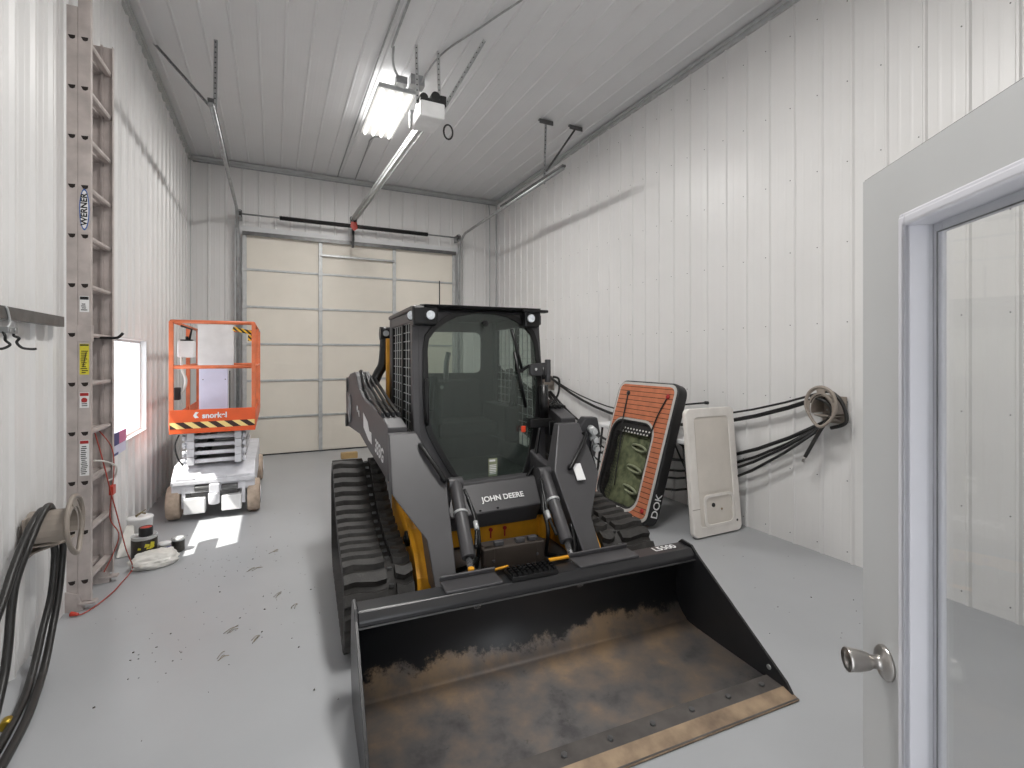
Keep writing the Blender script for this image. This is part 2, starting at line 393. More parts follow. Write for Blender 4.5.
strap('hanger_strap', 'upright perforated strap holding the left garage door track', (-.5,5.35,3.82), (-.5,5.42,ZC-.015))
strap('hanger_strap', 'slanted perforated strap from the left track to the ceiling edge', (-.5,5.3,3.84), (-1.04,5.75,ZC-.02))
strap('hanger_strap', 'upright steel strap holding the right garage door track', (3.13,5.47,3.79), (3.13,5.43,ZC-.03))
strap('hanger_strap', 'slanted steel strap from the right track to the ceiling', (3.14,5.45,3.95), (3.56,5.40,ZC-.03), 'dkgalv')
for x, y, lb in ((3.13,5.43,'small dark steel bracket on ceiling above the upright right strap'),(3.56,5.40,'small dark steel bracket on ceiling at the slanted right strap')):
    b = MB(); b.box(x-.10,x+.10,y-.02,y+.02,ZC-.03,ZC-.0135); b.box(x-.10,x+.10,y-.02,y-.014,ZC-.07,ZC-.03); tag(b.build('ceiling_bracket', M['dkgalv']), lb, 'bracket', 'ceiling brackets of the right track')
# torsion shaft
t = thing('torsion_spring', 'black torsion spring on a steel shaft above the garage door', 'garage spring', (1.25, YB-.22, 3.74))
b = MB(); b.tube([(-1.76,0,0),(1.86,0,-.0)], .013, 10); b.build('shaft', M['galv'], t)
b = MB()
for i in range(110):
    x = -1.17+i*.0218
b.tube([(-1.17+i*.0031, .033*cos(i*.9), .033*sin(i*.9)-.0) for i in range(771)], .006, 5)
b.cyl((-1.17,0,0),(1.22,0,0),.030); b.build('spring_coil', M['black'], t)
for x in (-1.72, 1.80):
    b = MB(); b.lathe([(.02,-.03),(.055,-.03),(.055,-.02),(.045,-.015),(.045,.015),(.055,.02),(.055,.03),(.02,.03)], (x,0,0), 'x', 20); b.build('cable_drum', M['dkgalv'], t)
    b = MB(); b.box(x-.02,x+.02,-.03,.18,-.06,.06); b.build('bearing_plate', M['galv'], t)

# ------------------------------------------------------------ garage door opener
t = thing('garage_door_opener', 'ceiling hung garage door opener with long steel rail', 'door opener', (1.34, 4.62, 3.86))
b = MB(); dx = 1.17-1.34
b.bar((0,.12,.03), (dx,3.72,-.06), .035, .04); b.bar((.045,.12,.03), (dx+.045,3.72,-.06), .010, .03); b.bar((-.045,.12,.03), (dx-.045,3.72,-.06), .010, .03)
b.build('rail', M['galvl'], t)
b = MB(); b.tube([(.03,.1,.06),(dx+.03,3.7,-.02)], .008, 6); b.build('chain', M['dkgalv'], t)
b = MB(); b.box(-.115,.12,-.18,.16,-.05,.10); b.build('motor_housing', M['white'], t, bevel=.015)
b = MB(); b.box(-.10,.10,-.12,.08,.102,.16); b.cyl((-.06,-.1,.17),(-.06,.06,.17),.04); b.cyl((.05,-.12,.19),(.05,.04,.19),.045); b.box(.10,.16,-.1,.0,.12,.22); b.build('drive_parts', M['black'], t, bevel=.006)
b = MB(); b.box(-.13,-.05,.16,.22,-.02,.15); b.build('sprocket_guard', M['galvl'], t, bevel=.004)
b = MB(); b.tube([(.17+.045*cos(a*pi/8), -.12, -.13+.07*sin(a*pi/8)) for a in range(16)], .009, 6, True); b.build('wire_coil', M['black'], t)
b = MB(); b.box(dx-.05,dx+.05,3.66,3.76,-.10,-.02); b.box(dx-.015,dx+.015,3.72,3.80,-.50,-.06); b.build('door_arm', M['blackm'], t)
b = MB(); b.prism([(-.05,-.12),(.04,-.12),(.05,-.22),(.0,-.26),(-.06,-.2)], 'y', 3.60, 3.63); b.xf(Matrix.Translation((dx,0,0))); b.build('release_handle', M['red'], t)
b = MB(); b.cyl((dx,3.615,-.26),(dx,3.615,-.42),.004,seg=6); b.build('release_cord', M['black'], t)
for x0, y0, x1, y1, lb in ((1.24,4.62,1.24,4.66,'upright strap left of the door opener motor'),(1.46,4.62,1.46,4.66,'upright strap right of the door opener motor'),(1.49,4.60,1.80,4.30,'slanted strap from the opener motor up to the ceiling')):
    strap('hanger_strap', lb, (x0,y0,4.0), (x1,y1,ZC-.015), 'galvl')

# ------------------------------------------------------------ ceiling light fixture
def fixture(x, y, lb, energy):
    t = thing('ceiling_light', lb, 'light', (x, y, 4.42), 0, 'shop light fixtures')
    b = MB(); b.prism([(-.21,.0),(-.19,.045),(.19,.045),(.21,.0)], 'y', -.60, .60); b.build('housing', M['galvl'], t, bevel=.003)
    b = MB(); b.box(-.20,.20,-.59,.59,-.006,-.001); b.build('reflector', M['reflector'], t)
    for k in range(4):
        xx = -.15+.1*k; b = MB(); b.cyl((xx,-.56,-.02),(xx,.56,-.02),.013,seg=10); b.build('lamp_tube', M['lamp'], t)
    for sy in (-.4, .4):
        b = MB(); b.cyl((0,sy,.045),(0,sy,ZC-4.42-.016),.004,seg=6); b.build('hanger_wire', M['galv'], t)
    l = bpy.data.lights.new('fixture_lamp', 'AREA'); l.shape = 'RECTANGLE'; l.size = .4; l.size_y = 1.15; l.energy = energy; l.color = (1,.98,.95)
    lo = bpy.data.objects.new('fixture_lamp', l); COL.objects.link(lo); lo.location = (x, y, 4.37)
    l2 = bpy.data.lights.new('ceiling_fill', 'AREA'); l2.shape = 'RECTANGLE'; l2.size = .4; l2.size_y = 1.15; l2.energy = energy*.06; l2.color = (1,.98,.96)  # upward fill lamp added above each fixture to brighten the ceiling
    lo2 = bpy.data.objects.new('ceiling_fill', l2); COL.objects.link(lo2); lo2.location = (x, y, 4.475); lo2.rotation_euler = (pi,0,0)
    return t
fixture(1.19, 5.84, 'bright four tube light fixture beside the door opener motor', 60)
fixture(1.19, 1.9, 'added unseen four tube light fixture hanging near the front wall', 75)  # fixture out of view, added to light the near half of the room
# conduits
def conduit(pts, r, lb, m='galv'):
    b = MB(); b.tube(bez(pts, 6), r, 8); return tag(b.build('conduit', M[m]), lb, 'conduit', 'electrical conduits on the ceiling')
zc = ZC-.026
conduit([(.96,8.62,zc),(.955,8.3,zc),(.95,6.5,zc),(.95,4.4,zc),(.95,.5,zc)], .010, 'long thin conduit running along the ceiling left of the light fixture')
conduit([(1.24,8.62,zc),(1.235,8.3,zc),(1.21,7.2,zc),(1.2,6.98,zc),(1.24,6.82,zc-.01),(1.3,6.75,zc-.02),(1.30,6.44,4.47)], .009, 'short bent conduit from the back wall to the light fixture')
conduit([(1.02,.6,zc-.02),(1.02,4.3,zc-.02),(1.04,4.75,zc-.03),(1.12,5.05,zc-.06),(1.28,5.22,4.475)], .012, 'conduit curving down into the near end of the light fixture')
conduit([(XL+.06,YB-.07,ZC-.11),(.5,YB-.07,ZC-.11),(2.,YB-.07,ZC-.11),(XR-.06,YB-.07,ZC-.11)], .011, 'conduit along the top of the back wall')
conduit([(3.72,YB-.07,ZC-.12),(3.74,YB-.07,ZC-.3),(3.74,YB-.07,ZC-.5),(3.74,YB-.07,2.2)], .009, 'thin conduit dropping down the back wall by the right corner')
conduit([(1.42,5.16,4.48),(1.42,4.9,4.5),(1.52,4.6,zc),(1.75,4.0,zc),(2.0,3.2,zc),(2.3,1.2,zc)], .009, 'conduit leaving the light fixture to the right over the opener')
b = MB(); b.box(1.15,1.27,5.12,5.22,4.44,4.52); b.box(1.3,1.45,5.10,5.22,4.45,4.56); tag(b.build('junction_box', M['galv'], bevel=.004), 'grey metal junction box at near end of the light fixture', 'electrical box')

# ------------------------------------------------------------ entry door (door_2), standing open
H0 = Vector((.90,.03,0)); E0 = Vector((1.432,.77,0)); dd = (H0-E0); LD = dd.length
d2 = bpy.data.objects.new('door_2', None); COL.objects.link(d2); d2.location = E0; d2.rotation_euler = (0,0,math.atan2(dd.y, dd.x))
struct(d2, 'open grey entry door with a large glass pane and round knob', 'door')
# local: +x from free edge to hinge, camera-facing side is +? (normal n = rot90)
CS = -1   # side of the photographer in local y
TH = .045
gx0, gx1, gz0, gz1 = .207, LD-.207, .24, 1.868
b = MB()
for a in ((0,gx0-.012,.012,2.04),(gx1+.012,LD,.012,2.04),(gx0-.012,gx1+.012,gz1+.012,2.04),(gx0-.012,gx1+.012,.012,gz0-.012)): b.box(a[0],a[1],0,TH,a[2],a[3])
M['doorp'] = mat('grey_door_paint', (196,197,197), .42, 0, .02, 3)
M['lite'] = mat('white_lite_frame', (216,216,222), .35, 0, .02, 3)
dl = b.build('door_leaf', M['doorp'], d2, kind='structure')
b = MB()
def ringbox(x0,x1,z0,z1,w,ya,yb):
    b.box(x0,x0+w,ya,yb,z0,z1); b.box(x1-w,x1,ya,yb,z0,z1); b.box(x0+w,x1-w,ya,yb,z1-w,z1); b.box(x0+w,x1-w,ya,yb,z0,z0+w)
ringbox(.174, LD-.174, gz0-.033, 1.902, .016, -.010, 0)
ringbox(.184, LD-.184, gz0-.023, 1.892, .023, -.017, 0)
ringbox(gx0-.012, gx1+.012, gz0-.012, gz1+.012, .012, -.017, TH)
ringbox(.174, LD-.174, gz0-.033, 1.902, .056, TH, TH+.012)
b.build('lite_frame', M['lite'], d2, bevel=.004, kind='structure')
b = MB(); ringbox(gx0+.020, gx1-.020, gz0+.020, gz1-.020, .003, .037, .039); b.build('glazing_bead', M['dkgalv'], d2, kind='structure')
b = MB(); b.box(gx0-.002,gx1+.002,.030,.034,gz0-.002,gz1+.002); b.build('glass_pane', M['glass'], d2, kind='structure')
kn = MB()
pr = [(.041,0),(.041,-.004),(.036,-.010),(.020,-.014),(.0155,-.018),(.0155,-.034),(.019,-.038),(.0215,-.044),(.026,-.064),(.028,-.082),(.0285,-.088),(.0265,-.090),(.021,-.084),(.004,-.080)]
kn.lathe(pr, (.105,0,.805), 'y', 36); kn.build('door_knob', M['nickel'], d2, kind='structure')
b = MB(); b.box(0,LD,.004,TH-.004,2.04,2.0435); b.build('top_edge_strip', M['black'], d2, kind='structure')  # thin black strip along the top edge of the leaf
# door jamb around the doorway
b = MB(); b.box(DX0,DX0+.025,YF-.14,YF+.02,0,2.06); b.box(DX1-.02,DX1,YF-.14,YF+.02,0,2.06); b.box(DX0,DX1,YF-.14,YF+.02,2.045,2.06); struct(b.build('trim_9', M['trimw']))

# ------------------------------------------------------------ extension ladder flat against the left wall
t = thing('extension_ladder', 'tall weathered aluminium extension ladder standing flat against the left wall', 'ladder', (-1.078, 3.87, 0), radians(-2.0))
def rail(x0, x1, ya, yb, z0, z1, web):   # C-section: web across X, flanges along Y
    b = MB(); w = .004
    if web < 0: b.box(x0, x1, ya, ya+w, z0, z1); fy = (ya+w, yb)
    else: b.box(x0, x1, yb-w, yb, z0, z1); fy = (ya, yb-w)
    b.box(x0, x0+w, fy[0], fy[1], z0, z1); b.box(x1-w, x1, fy[0], fy[1], z0, z1)
    return b.build('side_rail', M['alu'], t)
BX = (-.068, -.008); FX = (-.006, .056); WD = .43
for X_, z0, z1 in ((BX, .03, 3.72), (FX, .06, 3.95)):
    for web, ya in ((-1, 0), (1, WD-.03)):
        r_ = rail(X_[0], X_[1], ya, ya+.03, z0, (3.72 if web > 0 else z1), web)
k = 0
zr = [.485+.3048*i for i in range(-1, 12)]
for z in zr:
    if z > 3.7: continue
    for X_ in (BX, FX):
        xc = (X_[0]+X_[1])/2
        b = MB(); b.prism([(xc-.020,z-.006),(xc-.014,z-.017),(xc+.014,z-.017),(xc+.020,z-.006),(xc+.019,z+.008),(xc-.019,z+.008)], 'y', .004, WD-.004); b.build('rung', M['alu'], t)
        b = MB(); b.prism([(xc-.017,z+.006),(xc+.019,z+.008),(xc+.017,z-.010),(xc+.005,z-.018),(xc-.007,z-.015)], 'y', -.0012, 0); b.build('rung_hole', M['alud'], t)
b = MB(); b.prism([(-.075,0),(.02,0),(.0,.10),(-.07,.13)], 'y', -.006, .035); b.prism([(-.01,.035),(.085,.035),(.08,.05),(.0,.05)], 'y', -.012, .04); b.build('foot', M['alu'], t, bevel=.003)
b = MB(); b.prism([(-.075,0),(.04,0),(.03,.06),(-.07,.13)], 'y', WD-.035, WD+.006); b.prism([(-.02,.03),(.085,.03),(.08,.045),(-.02,.045)], 'y', WD-.04, WD+.012); b.build('foot', M['alu'], t, bevel=.003)
b = MB(); b.box(-.01,.06,-.004,.036,1.66,1.76); b.build('rail_bracket', M['alu'], t, bevel=.002)
# brand oval
def oval(rx, rz, cxx, cz, y0, y1, n=32):
    b = MB(); b.prism([(cxx+rx*cos(2*pi*i/n), cz+rz*sin(2*pi*i/n)) for i in range(n)], 'y', y0, y1); return b
FXc = .025
o = oval(.025,.128,FXc,2.475,-.0014,0).build('brand_badge', M['blue'], t)
oval(.020,.118,FXc,2.475,-.0022,-.0014).build('badge_field', M['decal'], o)
text('badge_lettering', 'WERNER', .044, frame_mat((FXc,-.0028,2.475),(0,0,1),(-1,0,0)), M['ink'], o, sx=1.12, bold=.0012)
def label(z0, z1, head, kind):
    w = .023
    b = MB(); b.box(FXc-w,FXc+w,-.0015,0,z0,z1); o = b.build('warning_label', M['ylabel' if kind == 'y' else 'decal'], t)
    b = MB(); b.box(FXc-w+.002,FXc+w-.002,-.0022,-.0015,z1-.022 if kind != 'y' else z1-.012,z1-.003); b.build('label_header', M[head], o)
    n = int((z1-z0-.04)/.012); b = MB(); rnd = random.Random(int(z0*100))
    for i in range(n):
        zz = z0+.010+i*.012; x0 = FXc-w+.005+rnd.random()*.006; b.box(x0, FXc+w-.005-rnd.random()*.014, -.0022, -.0015, zz, zz+.0055)
    b.build('label_lines', M['ink'], o)
    if kind == 'r':
        b = MB(); b.cyl((FXc,-.0028,(z0+z1)/2),(FXc,-.0022,(z0+z1)/2),.015); b.build('warning_sign', M['redink'], o)
    if kind == 'y':
        b = MB(); b.bar((FXc-.006,-.003,z0+.05),(FXc+.010,-.003,z1-.05),.004,.0006,(0,1,0)); b.build('ladder_diagram', M['ink'], o)
label(1.842, 1.940, 'ink', 'w'); label(1.455, 1.645, 'ink', 'y'); label(1.25, 1.345, 'redink', 'r'); label(.83, 1.05, 'redink', 'w')

# wall bar, hook, tool hanger on the left wall
t = thing('tool_rail', 'dark grey steel rail fixed along the left wall left of the ladder', 'wall rail', (-1.10, 2.6, 1.765))
b = MB(); b.box(-.008,.022,-1.3,1.034,-.029,.029); b.build('rail_bar', M['dkgalv'], t, bevel=.002)
b = MB(); [b.box(-.014,-.008,y-.02,y+.02,-.02,.02) for y in (-.8,0,.8)]; b.build('rail_mount', M['galv'], t)
t = thing('wall_hook', 'double pronged black hook hanging from the dark wall rail', 'hook', (-1.10, 2.97, 1.70))
t.scale = (.8,.8,.8)
b = MB(); b.tube(bez([(.0,-.02,.10),(.02,-.02,.115),(.03,-.01,.10),(.03,.02,.03),(.03,-.02,-.005)], 8), .006, 8); b.build('hanger_wire', M['galvl'], t)
b = MB(); b.box(.0,.05,-.05,.06,-.035,.0); b.cyl((.05,.02,-.015),(.058,.02,-.015),.014); b.cyl((.05,-.03,-.02),(.056,-.03,-.02),.010); b.build('hook_plate', M['galv'], t, bevel=.004)
for pp in ([(.02,-.04,-.02),(.035,-.05,-.05),(.03,-.03,-.075),(.045,-.02,-.10),(.02,-.04,-.122),(-.01,-.05,-.12)],[(.045,.04,-.02),(.035,.05,-.045),(.055,.06,-.06),(.045,.06,-.085),(.065,.07,-.115),(.10,.09,-.122),(.12,.09,-.12)]):
    b = MB(); b.tube(bez(pp, 8), .007, 8); b.build('prong', M['black'], t)
t = thing('ladder_hook', 'long black hook arm sticking out of the wall between the ladder rails', 'hook', (-1.108, 4.08, 1.69))
b = MB(); b.tube(bez([(0,0,0),(.08,0,-.0),(.155,0,.0),(.178,0,.008),(.20,0,.034)], 8), .009, 8); b.build('arm', M['black'], t)
b = MB(); b.box(-.002,.004,-.02,.02,-.06,.06); b.build('wall_plate', M['black'], t)

# left hose hanger + hoses
def hose_hanger(name_label, loc, side, cat='hose hanger'):   # side = +1 projects toward +X
    t = thing('hose_hanger', name_label, cat, loc)
    n = 14; R = .105
    arc = [(R*cos(a)*.8, R*sin(a)*1.) for a in [pi*(-.12+1.24*i/n) for i in range(n+1)]]
    prof_ = arc+[(y*.93, z*.93-.002) for y, z in arc[::-1]]
    b = MB()
    lo = [(0, y, z) for y, z in prof_]; hi = [(side*.17, y*1.05, z*1.05) for y, z in prof_]
    for i in range(n):
        j = 2*n+1-i
        for fx, sc in ((0,1),):
            q = lambda i_, x: b.bm.verts.new((side*x, prof_[i_][0], prof_[i_][1]))
            A = [q(i,0),q(i+1,0),q(j-1,0),q(j,0)]; B = [q(i,.17),q(i+1,.17),q(j-1,.17),q(j,.17)]
            b._f(A[::-1]); b._f(B)
            for a_ in range(4): b._f([A[a_],A[(a_+1)%4],B[(a_+1)%4],B[a_]])
    b.build('saddle', M['taup'], t)
    # front flange: closed loop, pointed at the bottom
    loop = bez([(side*.175, .0, .165),(side*.178, .085, .125),(side*.18, .115, .02),(side*.182, .07, -.08),(side*.19, .0, -.135),(side*.182, -.07, -.08),(side*.18, -.115, .02),(side*.178, -.085, .125)], 6, True)
    b = MB(); b.tube(loop, .012, 8, True); b.build('flange', M['taup'], t)
    b = MB(); NA = 24
    def cp(k, q, dx_):
        a = pi*(-.10+1.20*k/NA); pin = Vector((0, .088*cos(a), .11*sin(a))); po_ = Vector((0, .112*cos(a), .035+.128*sin(a))) if sin(a) > 0 else Vector((0, .114*cos(a), .02+.11*sin(a)))
        p = pin.lerp(po_, q); return (side*(.172+dx_), p.y, p.z)
    def strip(k0, k1, q0, q1):
        for k in range(k0, k1): b.hexa([cp(k,q0,0),cp(k+1,q0,0),cp(k+1,q1,0),cp(k,q1,0)], [cp(k,q0,.008),cp(k+1,q0,.008),cp(k+1,q1,.008),cp(k,q1,.008)])
    strip(0,NA,0,.28); strip(0,NA,.72,1.0); strip(0,4,.28,.72); strip(10,14,.28,.72); strip(20,24,.28,.72)
    b.build('flange_web', M['taup'], t)
    b = MB(); b.box(min(0,side*.012),max(0,side*.012),-.09,.09,-.12,.09); b.bar((side*.01,0,-.1),(side*.17,0,-.05),.10,.008); b.box(min(0,side*.14),max(0,side*.14),-.075,.075,-.06,-.052); b.build('back_plate', M['taup'], t, bevel=.003)
    for yy, zz in ((-.05,-.02),(.05,-.02)):
        b = MB(); b.cyl((side*.012,yy,zz),(side*.018,yy,zz),.008,seg=8); b.build('screw', M['galvl'], t)
    return t
hose_hanger('taupe plastic hose hanger on the left wall beside the ladder', (-1.125, 3.33, .665), 1)
t = thing('garden_hose', 'dark rubber hose looped over the left wall hanger', 'hose', (-1.072, 3.16, 0))
def hs(pts, r, lb='hose_strand', m='hose', par=None, off=(-1.05,3.2,0)):
    b = MB(); b.tube(bez([(p[0]-off[0],p[1]-off[1],p[2]-off[2]) for p in pts], 8), r, 10); return b.build(lb, M[m], par or t)
hs([(-1.05,3.46,.70),(-1.05,3.37,.775),(-1.05,3.27,.755),(-1.05,3.17,.70),(-1.05,3.05,.60),(-1.045,2.93,.49),(-1.04,2.80,.40),(-1.03,2.55,.22),(-1.02,2.3,.10),(-1.0,2.1,.04)], .017)
hs([(-1.03,3.44,.72),(-1.03,3.38,.79),(-1.03,3.28,.765),(-1.035,3.17,.67),(-1.05,3.08,.54),(-1.05,3.03,.43),(-1.04,2.97,.28),(-1.03,2.90,.17),(-1.01,2.75,.06),(-.99,2.6,.022)], .017)
hs([(-1.03,3.46,.70),(-1.04,3.475,.58),(-1.04,3.485,.48),(-1.04,3.44,.31),(-1.04,3.33,.17),(-1.02,3.16,.06),(-.99,2.97,.022),(-.96,2.7,.018),(-.94,2.4,.018)], .017)
hs([(-1.00,3.47,.70),(-1.01,3.50,.58),(-1.02,3.52,.46),(-1.02,3.47,.29),(-1.015,3.37,.15),(-.99,3.20,.05),(-.96,3.02,.022),(-.925,2.8,.018),(-.90,2.5,.018)], .017)
b = MB(); b.cyl((.062,-.40,.02),(.056,-.36,.024),.020); o = b.build('hose_coupling', mat('brass', (190,160,60), .35, .7, .1), t)
# red cord on the ladder
b = MB(); b.tube(bez([(-1.04,4.00,1.09),(-1.04,4.05,1.03),(-1.002,4.05,.855),(-.975,4.06,.70),(-.95,4.12,.50),(-.93,4.25,.22),(-.92,4.38,.05),(-.93,4.34,.012),(-.945,4.2,.008),(-.955,4.08,.008),(-.99,3.92,.008),(-1.04,3.80,.008),(-1.08,3.80,.008)], 10), .004, 8)
t = thing('power_lead', 'thin red cord trailing from a ladder rung to the floor', 'cord', (0,0,0))
b.build('cord', M['redcord'], t)
b = MB(); b.tube(bez([(-1.06,4.15,1.08),(-1.0,4.2,.95),(-.985,4.2,.80),(-1.0,4.2,.6),(-1.01,4.22,.45),(-.97,4.25,.33),(-1.0,4.24,.2),(-1.04,4.2,.1)], 10), .0035, 8); b.build('cord', M['redcord'], t)
b = MB(); b.tube(bez([(-1.02,3.92,.91),(-.995,4.04,.88),(-.965,4.16,.82),(-.985,4.22,.74),(-1.02,4.2,.72)], 8), .006, 8); b.build('cord_loop', M['plast'], t)
b = MB(); b.cyl((-1.10,3.80,.02),(-1.06,3.79,.012),.014,.008); b.box(-.99,-.965,4.10,4.16,.64,.70); b.build('plug', M['red'], t, bevel=.003)
# box hanging at the window sill
t = thing('cardboard_packet', 'small blue pink and white printed packet on the window sill', 'packet', (-1.02, 4.50, WZ0+.023))
b = MB(); b.box(-.05,-.0,-.16,.16,0,.165); b.build('packet_body', M['lav'], t, bevel=.003)
b = MB(); b.box(.0002,.002,-.03,.16,.075,.162); b.build('pink_panel', M['pink'], t)
b = MB(); b.box(.0002,.002,-.155,-.032,.075,.162); b.box(.0002,.002,-.155,-.05,.003,.02); b.build('navy_panel', M['navy'], t)
b = MB(); b.box(-.049,-.001,-.162,-.1605,.06,.162); b.build('navy_end', M['navy'], t)
for i, (y, a) in enumerate(((5.0,.5),(5.15,-.4),(5.3,.2))):
    b = MB(); b.tube([(XL+.0,y,WZ0+.026),(XL-.03,y+.06*a,WZ0+.045),(XL-.07,y+.12*a,WZ0+.03)], .004, 6); tag(b.build('twig', M['straw']), 'small dry twig lying on the bright window sill', 'twig', 'dry twigs on the window sill')

# floor items next to the ladder
t = thing('white_bucket', 'white plastic bucket with a crumpled cover by the left wall', 'bucket', (-1.0, 5.0, 0))
b = MB(); b.lathe([(.072,0),(.078,.01),(.088,.22),(.092,.225),(.090,.235),(.05,.24)], (0,0,0), 'z', 28); b.build('bucket_body', M['white'], t)
b = MB(); b.hexa([(-.10,-.28,.004),(.0,-.25,.004),(.0,-.05,.004),(-.10,-.05,.004)], [(-.08,-.10,.19),(-.03,-.09,.19),(-.02,-.07,.20),(-.08,-.07,.20)]); b.build('draped_cover', M['plast'], t, bevel=.01)
b = MB(); b.tube(bez([(-.02,-.03,.243),(.0,.0,.262),(.03,.04,.28)], 4), [.004]*8+[.002], 6); b.tube([(-.03,.0,.243),(.01,-.01,.27),(.04,-.02,.262)], .008, 6); b.build('dry_leaves', M['straw'], t)
t = thing('paint_can', 'large dark paint can with yellow label and metal lid', 'paint can', (-.905, 4.66, 0))
b = MB(); b.lathe([(.080,0),(.083,.004),(.083,.17),(.085,.174),(.085,.182),(.078,.182),(.076,.176),(.03,.176)], (0,0,0), 'z', 32); b.build('can_body', M['galvl'], t)
b = MB(); b.lathe([(.0835,.012),(.0842,.013),(.0842,.158),(.0835,.159)], (0,0,0), 'z', 32); b.build('can_label', M['can'], t)
b = MB(); rr = random.Random(4)
for i in range(14):
    a = -pi/2+rr.uniform(-.5,.9); z = rr.uniform(.05,.14); s_ = rr.uniform(.008,.018)
    c0 = Vector((.0845*cos(a), .0845*sin(a), z)); n_ = Vector((cos(a), sin(a), 0)); sd = Vector((-sin(a), cos(a), 0))
    b.hexa([c0-sd*s_-Vector((0,0,s_*.6)), c0+sd*s_-Vector((0,0,s_*.5)), c0+sd*s_+Vector((0,0,s_*.6)), c0-sd*s_*.6+Vector((0,0,s_))], [p+n_*.0012 for p in (c0-sd*s_-Vector((0,0,s_*.6)), c0+sd*s_-Vector((0,0,s_*.5)), c0+sd*s_+Vector((0,0,s_*.6)), c0-sd*s_*.6+Vector((0,0,s_)))])
b.build('label_print', M['ylabel'], t)
t = thing('small_can', 'small dark can with red top standing on the paint can', 'can', (-.895, 4.66, .1765))
b = MB(); b.lathe([(.044,0),(.046,.003),(.046,.062),(.043,.066),(.04,.066),(.039,.058)], (0,0,0), 'z', 28); b.build('can_body', M['black'], t)
b = MB(); b.lathe([(.0385,.0585),(.0385,.063),(.01,.064)], (0,0,0), 'z', 24); b.build('red_top', M['red'], t)
t = thing('white_tub', 'small white tub with blue print beside the paint can', 'tub', (-.775, 4.66, 0))
b = MB(); b.lathe([(.035,0),(.042,.09),(.045,.092),(.045,.10),(.01,.102)], (0,0,0), 'z', 24); b.build('tub_body', M['white'], t)
b = MB(); b.lathe([(.0385,.03),(.0392,.03),(.0415,.075),(.041,.076)], (0,0,0), 'z', 24); b.build('tub_print', M['navy'], t)
t = thing('dark_can', 'small dark can standing right of the white tub', 'can', (-.695, 4.72, 0))
b = MB(); b.lathe([(.044,0),(.046,.004),(.046,.10),(.048,.104),(.044,.108),(.01,.108)], (0,0,0), 'z', 24); b.build('can_body', M['can'], t)
b = MB(); b.lathe([(.047,.088),(.0485,.09),(.0485,.106),(.03,.111)], (0,0,0), 'z', 24); b.build('lid', M['galvl'], t)
bm = bmesh.new(); bmesh.ops.create_icosphere(bm, subdivisions=5, radius=1)
for v in bm.verts:
    p = v.co.copy(); d = noise.fractal(p*1.6, .9, 2.2, 4)*.22+abs(noise.noise(p*3.3))*.18
    v.co = Vector((p.x*(.15+d*.10), p.y*(.10+d*.06), max(-.0, .045+p.z*(.055+d*.05)+.02*p.y)))
    if p.z < -.35: v.co.z = 0.002+abs(noise.noise(p*4))*.006
me = bpy.data.meshes.new('plastic_bag'); bm.to_mesh(me); bm.free(); me.materials.append(M['plast'])
for p in me.polygons: p.use_smooth = True
o = bpy.data.objects.new('plastic_bag', me); COL.objects.link(o); o.location = (-.80, 4.47, 0); o.rotation_euler = (0,0,.35)
tag(o, 'crumpled white plastic bag on the floor before the paint can', 'plastic bag')
# debris on the floor
b = MB(); rr = random.Random(11)
def flake(x, y, s_):
    a = rr.random()*6.28; u = Vector((cos(a), sin(a), 0))*s_; v = Vector((-sin(a), cos(a), 0))*s_*rr.uniform(.3,.8)
    c = Vector((x, y, .0015)); h = Vector((0,0,s_*rr.uniform(.2,.7)))
    b.hexa([c-u-v, c+u-v*.6, c+u*.7+v, c-u*.8+v], [c-u*.6-v*.5+h, c+u*.7-v*.4+h, c+u*.4+v*.7+h, c-u*.5+v*.6+h])
for cx_, cy_, n, sp in ((-.30,4.25,30,.16),(.05,3.45,20,.30),(-.55,3.15,16,.10),(-.05,2.9,16,.35),(-.1,4.9,30,.5),(.1,3.9,24,.35),(-.55,3.7,14,.25),(-.85,4.9,10,.15)):
    for i in range(n):
        x = cx_+rr.gauss(0,sp); y = cy_+rr.gauss(0,sp)
        if -1.08 < x < .32 and y > 1: flake(x, y, rr.choice((.0025,.003,.003,.004,.006)))
for i in range(26):
    flake(rr.uniform(2.4,3.7), rr.uniform(1.5,3.0), rr.choice((.003,.003,.005)))
tag(b.build('floor_debris', M['debris']), 'dark crumbs and dead insects scattered over the grey floor', 'debris', kind='stuff')
rs = random.Random(3)
for x, y, L_ in ((-.13,4.05,.16),(.02,3.55,.10),(-.22,3.20,.12),(.12,3.35,.09),(-.1,3.05,.07),(.0,4.35,.10),(-.25,2.95,.08)):
    b = MB()
    for k in range(3):
        a = rs.uniform(0,.9)+.3; l = L_*rs.uniform(.4,.8); ox, oy = rs.uniform(-.02,.02), rs.uniform(-.02,.02)
        b.tube(bez([(ox-l/2*cos(a),oy-l/2*sin(a),.003),(ox,oy+.01,.006),(ox+l/2*cos(a),oy+l/2*sin(a),.003)], 4), .0014, 5)
    tag(b.build('straw_wisp', M['straw'], loc=(x, y, .0)), 'thin wisp of dry grass lying on the grey floor', 'dry grass', 'dry grass wisps on the floor')

